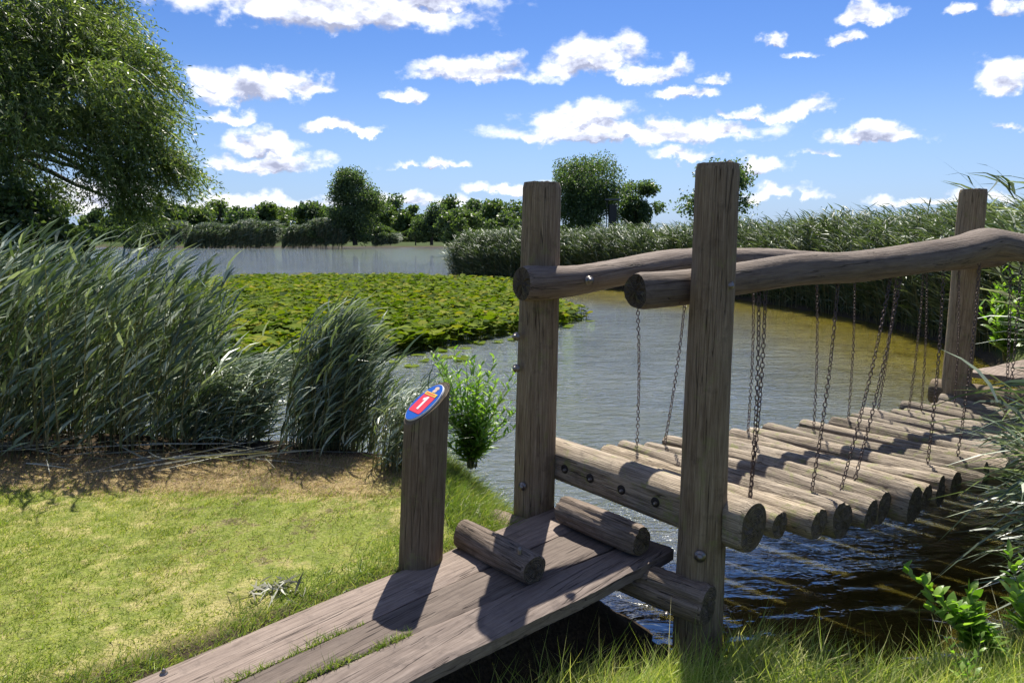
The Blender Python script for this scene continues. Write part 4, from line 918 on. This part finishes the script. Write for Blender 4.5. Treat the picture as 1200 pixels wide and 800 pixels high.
# ------------------------------------------------------------------ leafy plants
def leafy(name, base, stems, label, seed, leafL=.085, leafW=.03, nl=16, mat=F_BRIGHT, group=None, curl=-.25, start=.15, cat='plant'):
    r_ = np.random.default_rng(seed); base = np.array(base, float); root = empty(name, base, label, cat, group); lv = []; st = []
    for (dx, dy, h) in stems:
        p0 = base + np.array([r_.normal(0, .012), r_.normal(0, .012), 0]); n = 8; t = np.linspace(0, 1, n)[:, None]
        P_ = p0 + np.array([dx, dy, 0]) * t ** 1.5 + np.array([0, 0, h]) * t + np.cumsum(r_.normal(0, .004, (n, 3)), 0); st.append(tube(P_, np.linspace(.0035, .0012, n), 5))
        tt = np.linspace(start, 1, nl); az_ = np.arange(nl) * 2.4 + r_.uniform(0, 6); LB = np.stack([np.interp(tt, t[:, 0], P_[:, j]) for j in range(3)], -1)
        dd = unit(np.stack([np.cos(az_), np.sin(az_), .55 + tt * .9], -1)); sd = unit(np.cross(dd, UPV) + r_.normal(0, .25, (nl, 3)))
        LL = leafL * (1.15 - .55 * tt) * r_.uniform(.8, 1.2, nl)
        bd = np.tile([0, 0, curl], (nl, 1)) + r_.normal(0, .1, (nl, 3))
        lv.append(ribbons(LB, dd, bd, LL, np.full(nl, leafW) * (1.1 - .45 * tt), 5, np.array([.15, .75, 1, .8, .45, .03]), sd))
    V, F_ = join(st); mesh('stem', V, F_, F_REEDSTEM, root); V, F_ = join(lv); mesh('leaves', V, F_, mat, root, None, False)
    return root
b_ = W3(553, 548, -.05)
leafy('willow_sapling', b_, [(R3.uniform(-.26, .34), R3.uniform(-.2, .25), R3.uniform(.25, .78)) for _ in range(44)], 'bright green leafy sapling at the water edge behind the number bollard', 71, .13, .024, 30, cat='shrub', curl=-.35)
b_ = W3(1160, 775, -.33)
leafy('weed_plant', b_, [(-.33, .12, .36), (-.27, .06, .32), (-.20, .10, .26), (-.14, .05, .22), (-.05, .05, .22), (-.24, .0, .24), (.02, .08, .26)], 'leafy green weed leaning left over the dark water', 72, .115, .052, 26)
b_ = W3(1215, 760, -.30)
leafy('weed_plant', b_, [(-.10, .05, .42), (-.03, .08, .34), (-.14, -.04, .26), (.05, 0, .36)], 'bright leafy weed at the right edge of the photo above the bank', 73, .13, .044, 26)
b_ = W3(1130, 815, -.33)
leafy('weed_plant', b_, [(-.06, .05, .20), (.05, .03, .22), (.0, -.04, .16)], 'low green weed at the bottom right, in front of the leaning one', 74, .07, .022, 12)
b_ = W3(1010, 310, .0); 
leafy('shrub', (6.9, 10.2, -.3), [(R3.uniform(-.5, .3), R3.uniform(-.4, .2), R3.uniform(.5, 1.3)) for _ in range(16)], 'light green shrub at the water edge left of the far bridge post', 75, .26, .07, 18, cat='shrub')
# withered leaves beside the ramp
c0 = W3(328, 698, -.12); n = 90; r_ = np.random.default_rng(9)
bp_ = c0 + r_.normal(0, 1, (n, 3)) * [.06, .035, .010] + [0, 0, .035]
V, F_ = ribbons(bp_, unit(r_.normal(0, 1, (n, 3)) * [1, 1, .25] + [0, 0, .12]), r_.normal(0, .3, (n, 3)) + [0, 0, -.15], r_.uniform(.05, .10, n), r_.uniform(.006, .014, n), 4, np.array([.2, .9, 1, .6, .05]), None, r_)
o = mesh('withered_leaf_heap', V, F_, F_DEAD, None, c0, False); tag(o, 'small heap of withered grey leaves on the grass beside the ramp', 'leaf heap')
# fallen reed stalks at the foot of the bed
r_ = np.random.default_rng(12); n = 90; x = r_.uniform(-4.4, -1.5, n); y = r_.uniform(4.6, 5.1, n) - .06 * (x + 2)
bs = np.stack([x, y, ground(x, y) + r_.uniform(.01, .1, n)], -1); d0 = unit(np.stack([r_.choice([-1, 1], n), r_.normal(0, .6, n), r_.normal(.02, .06, n)], -1))
V, F_ = ribbons(bs, d0, r_.normal(0, .06, (n, 3)), r_.uniform(.25, .8, n), r_.uniform(.004, .012, n), 4, np.array([.8, 1, .9, .6, .1]), None, r_)
o = mesh('fallen_reeds', V, F_, F_DEAD, None, (-2.5, 4.7, 0), False); tag(o, 'fallen reed stalks lying flat along the foot of the tall reeds', 'reeds', kind='stuff')
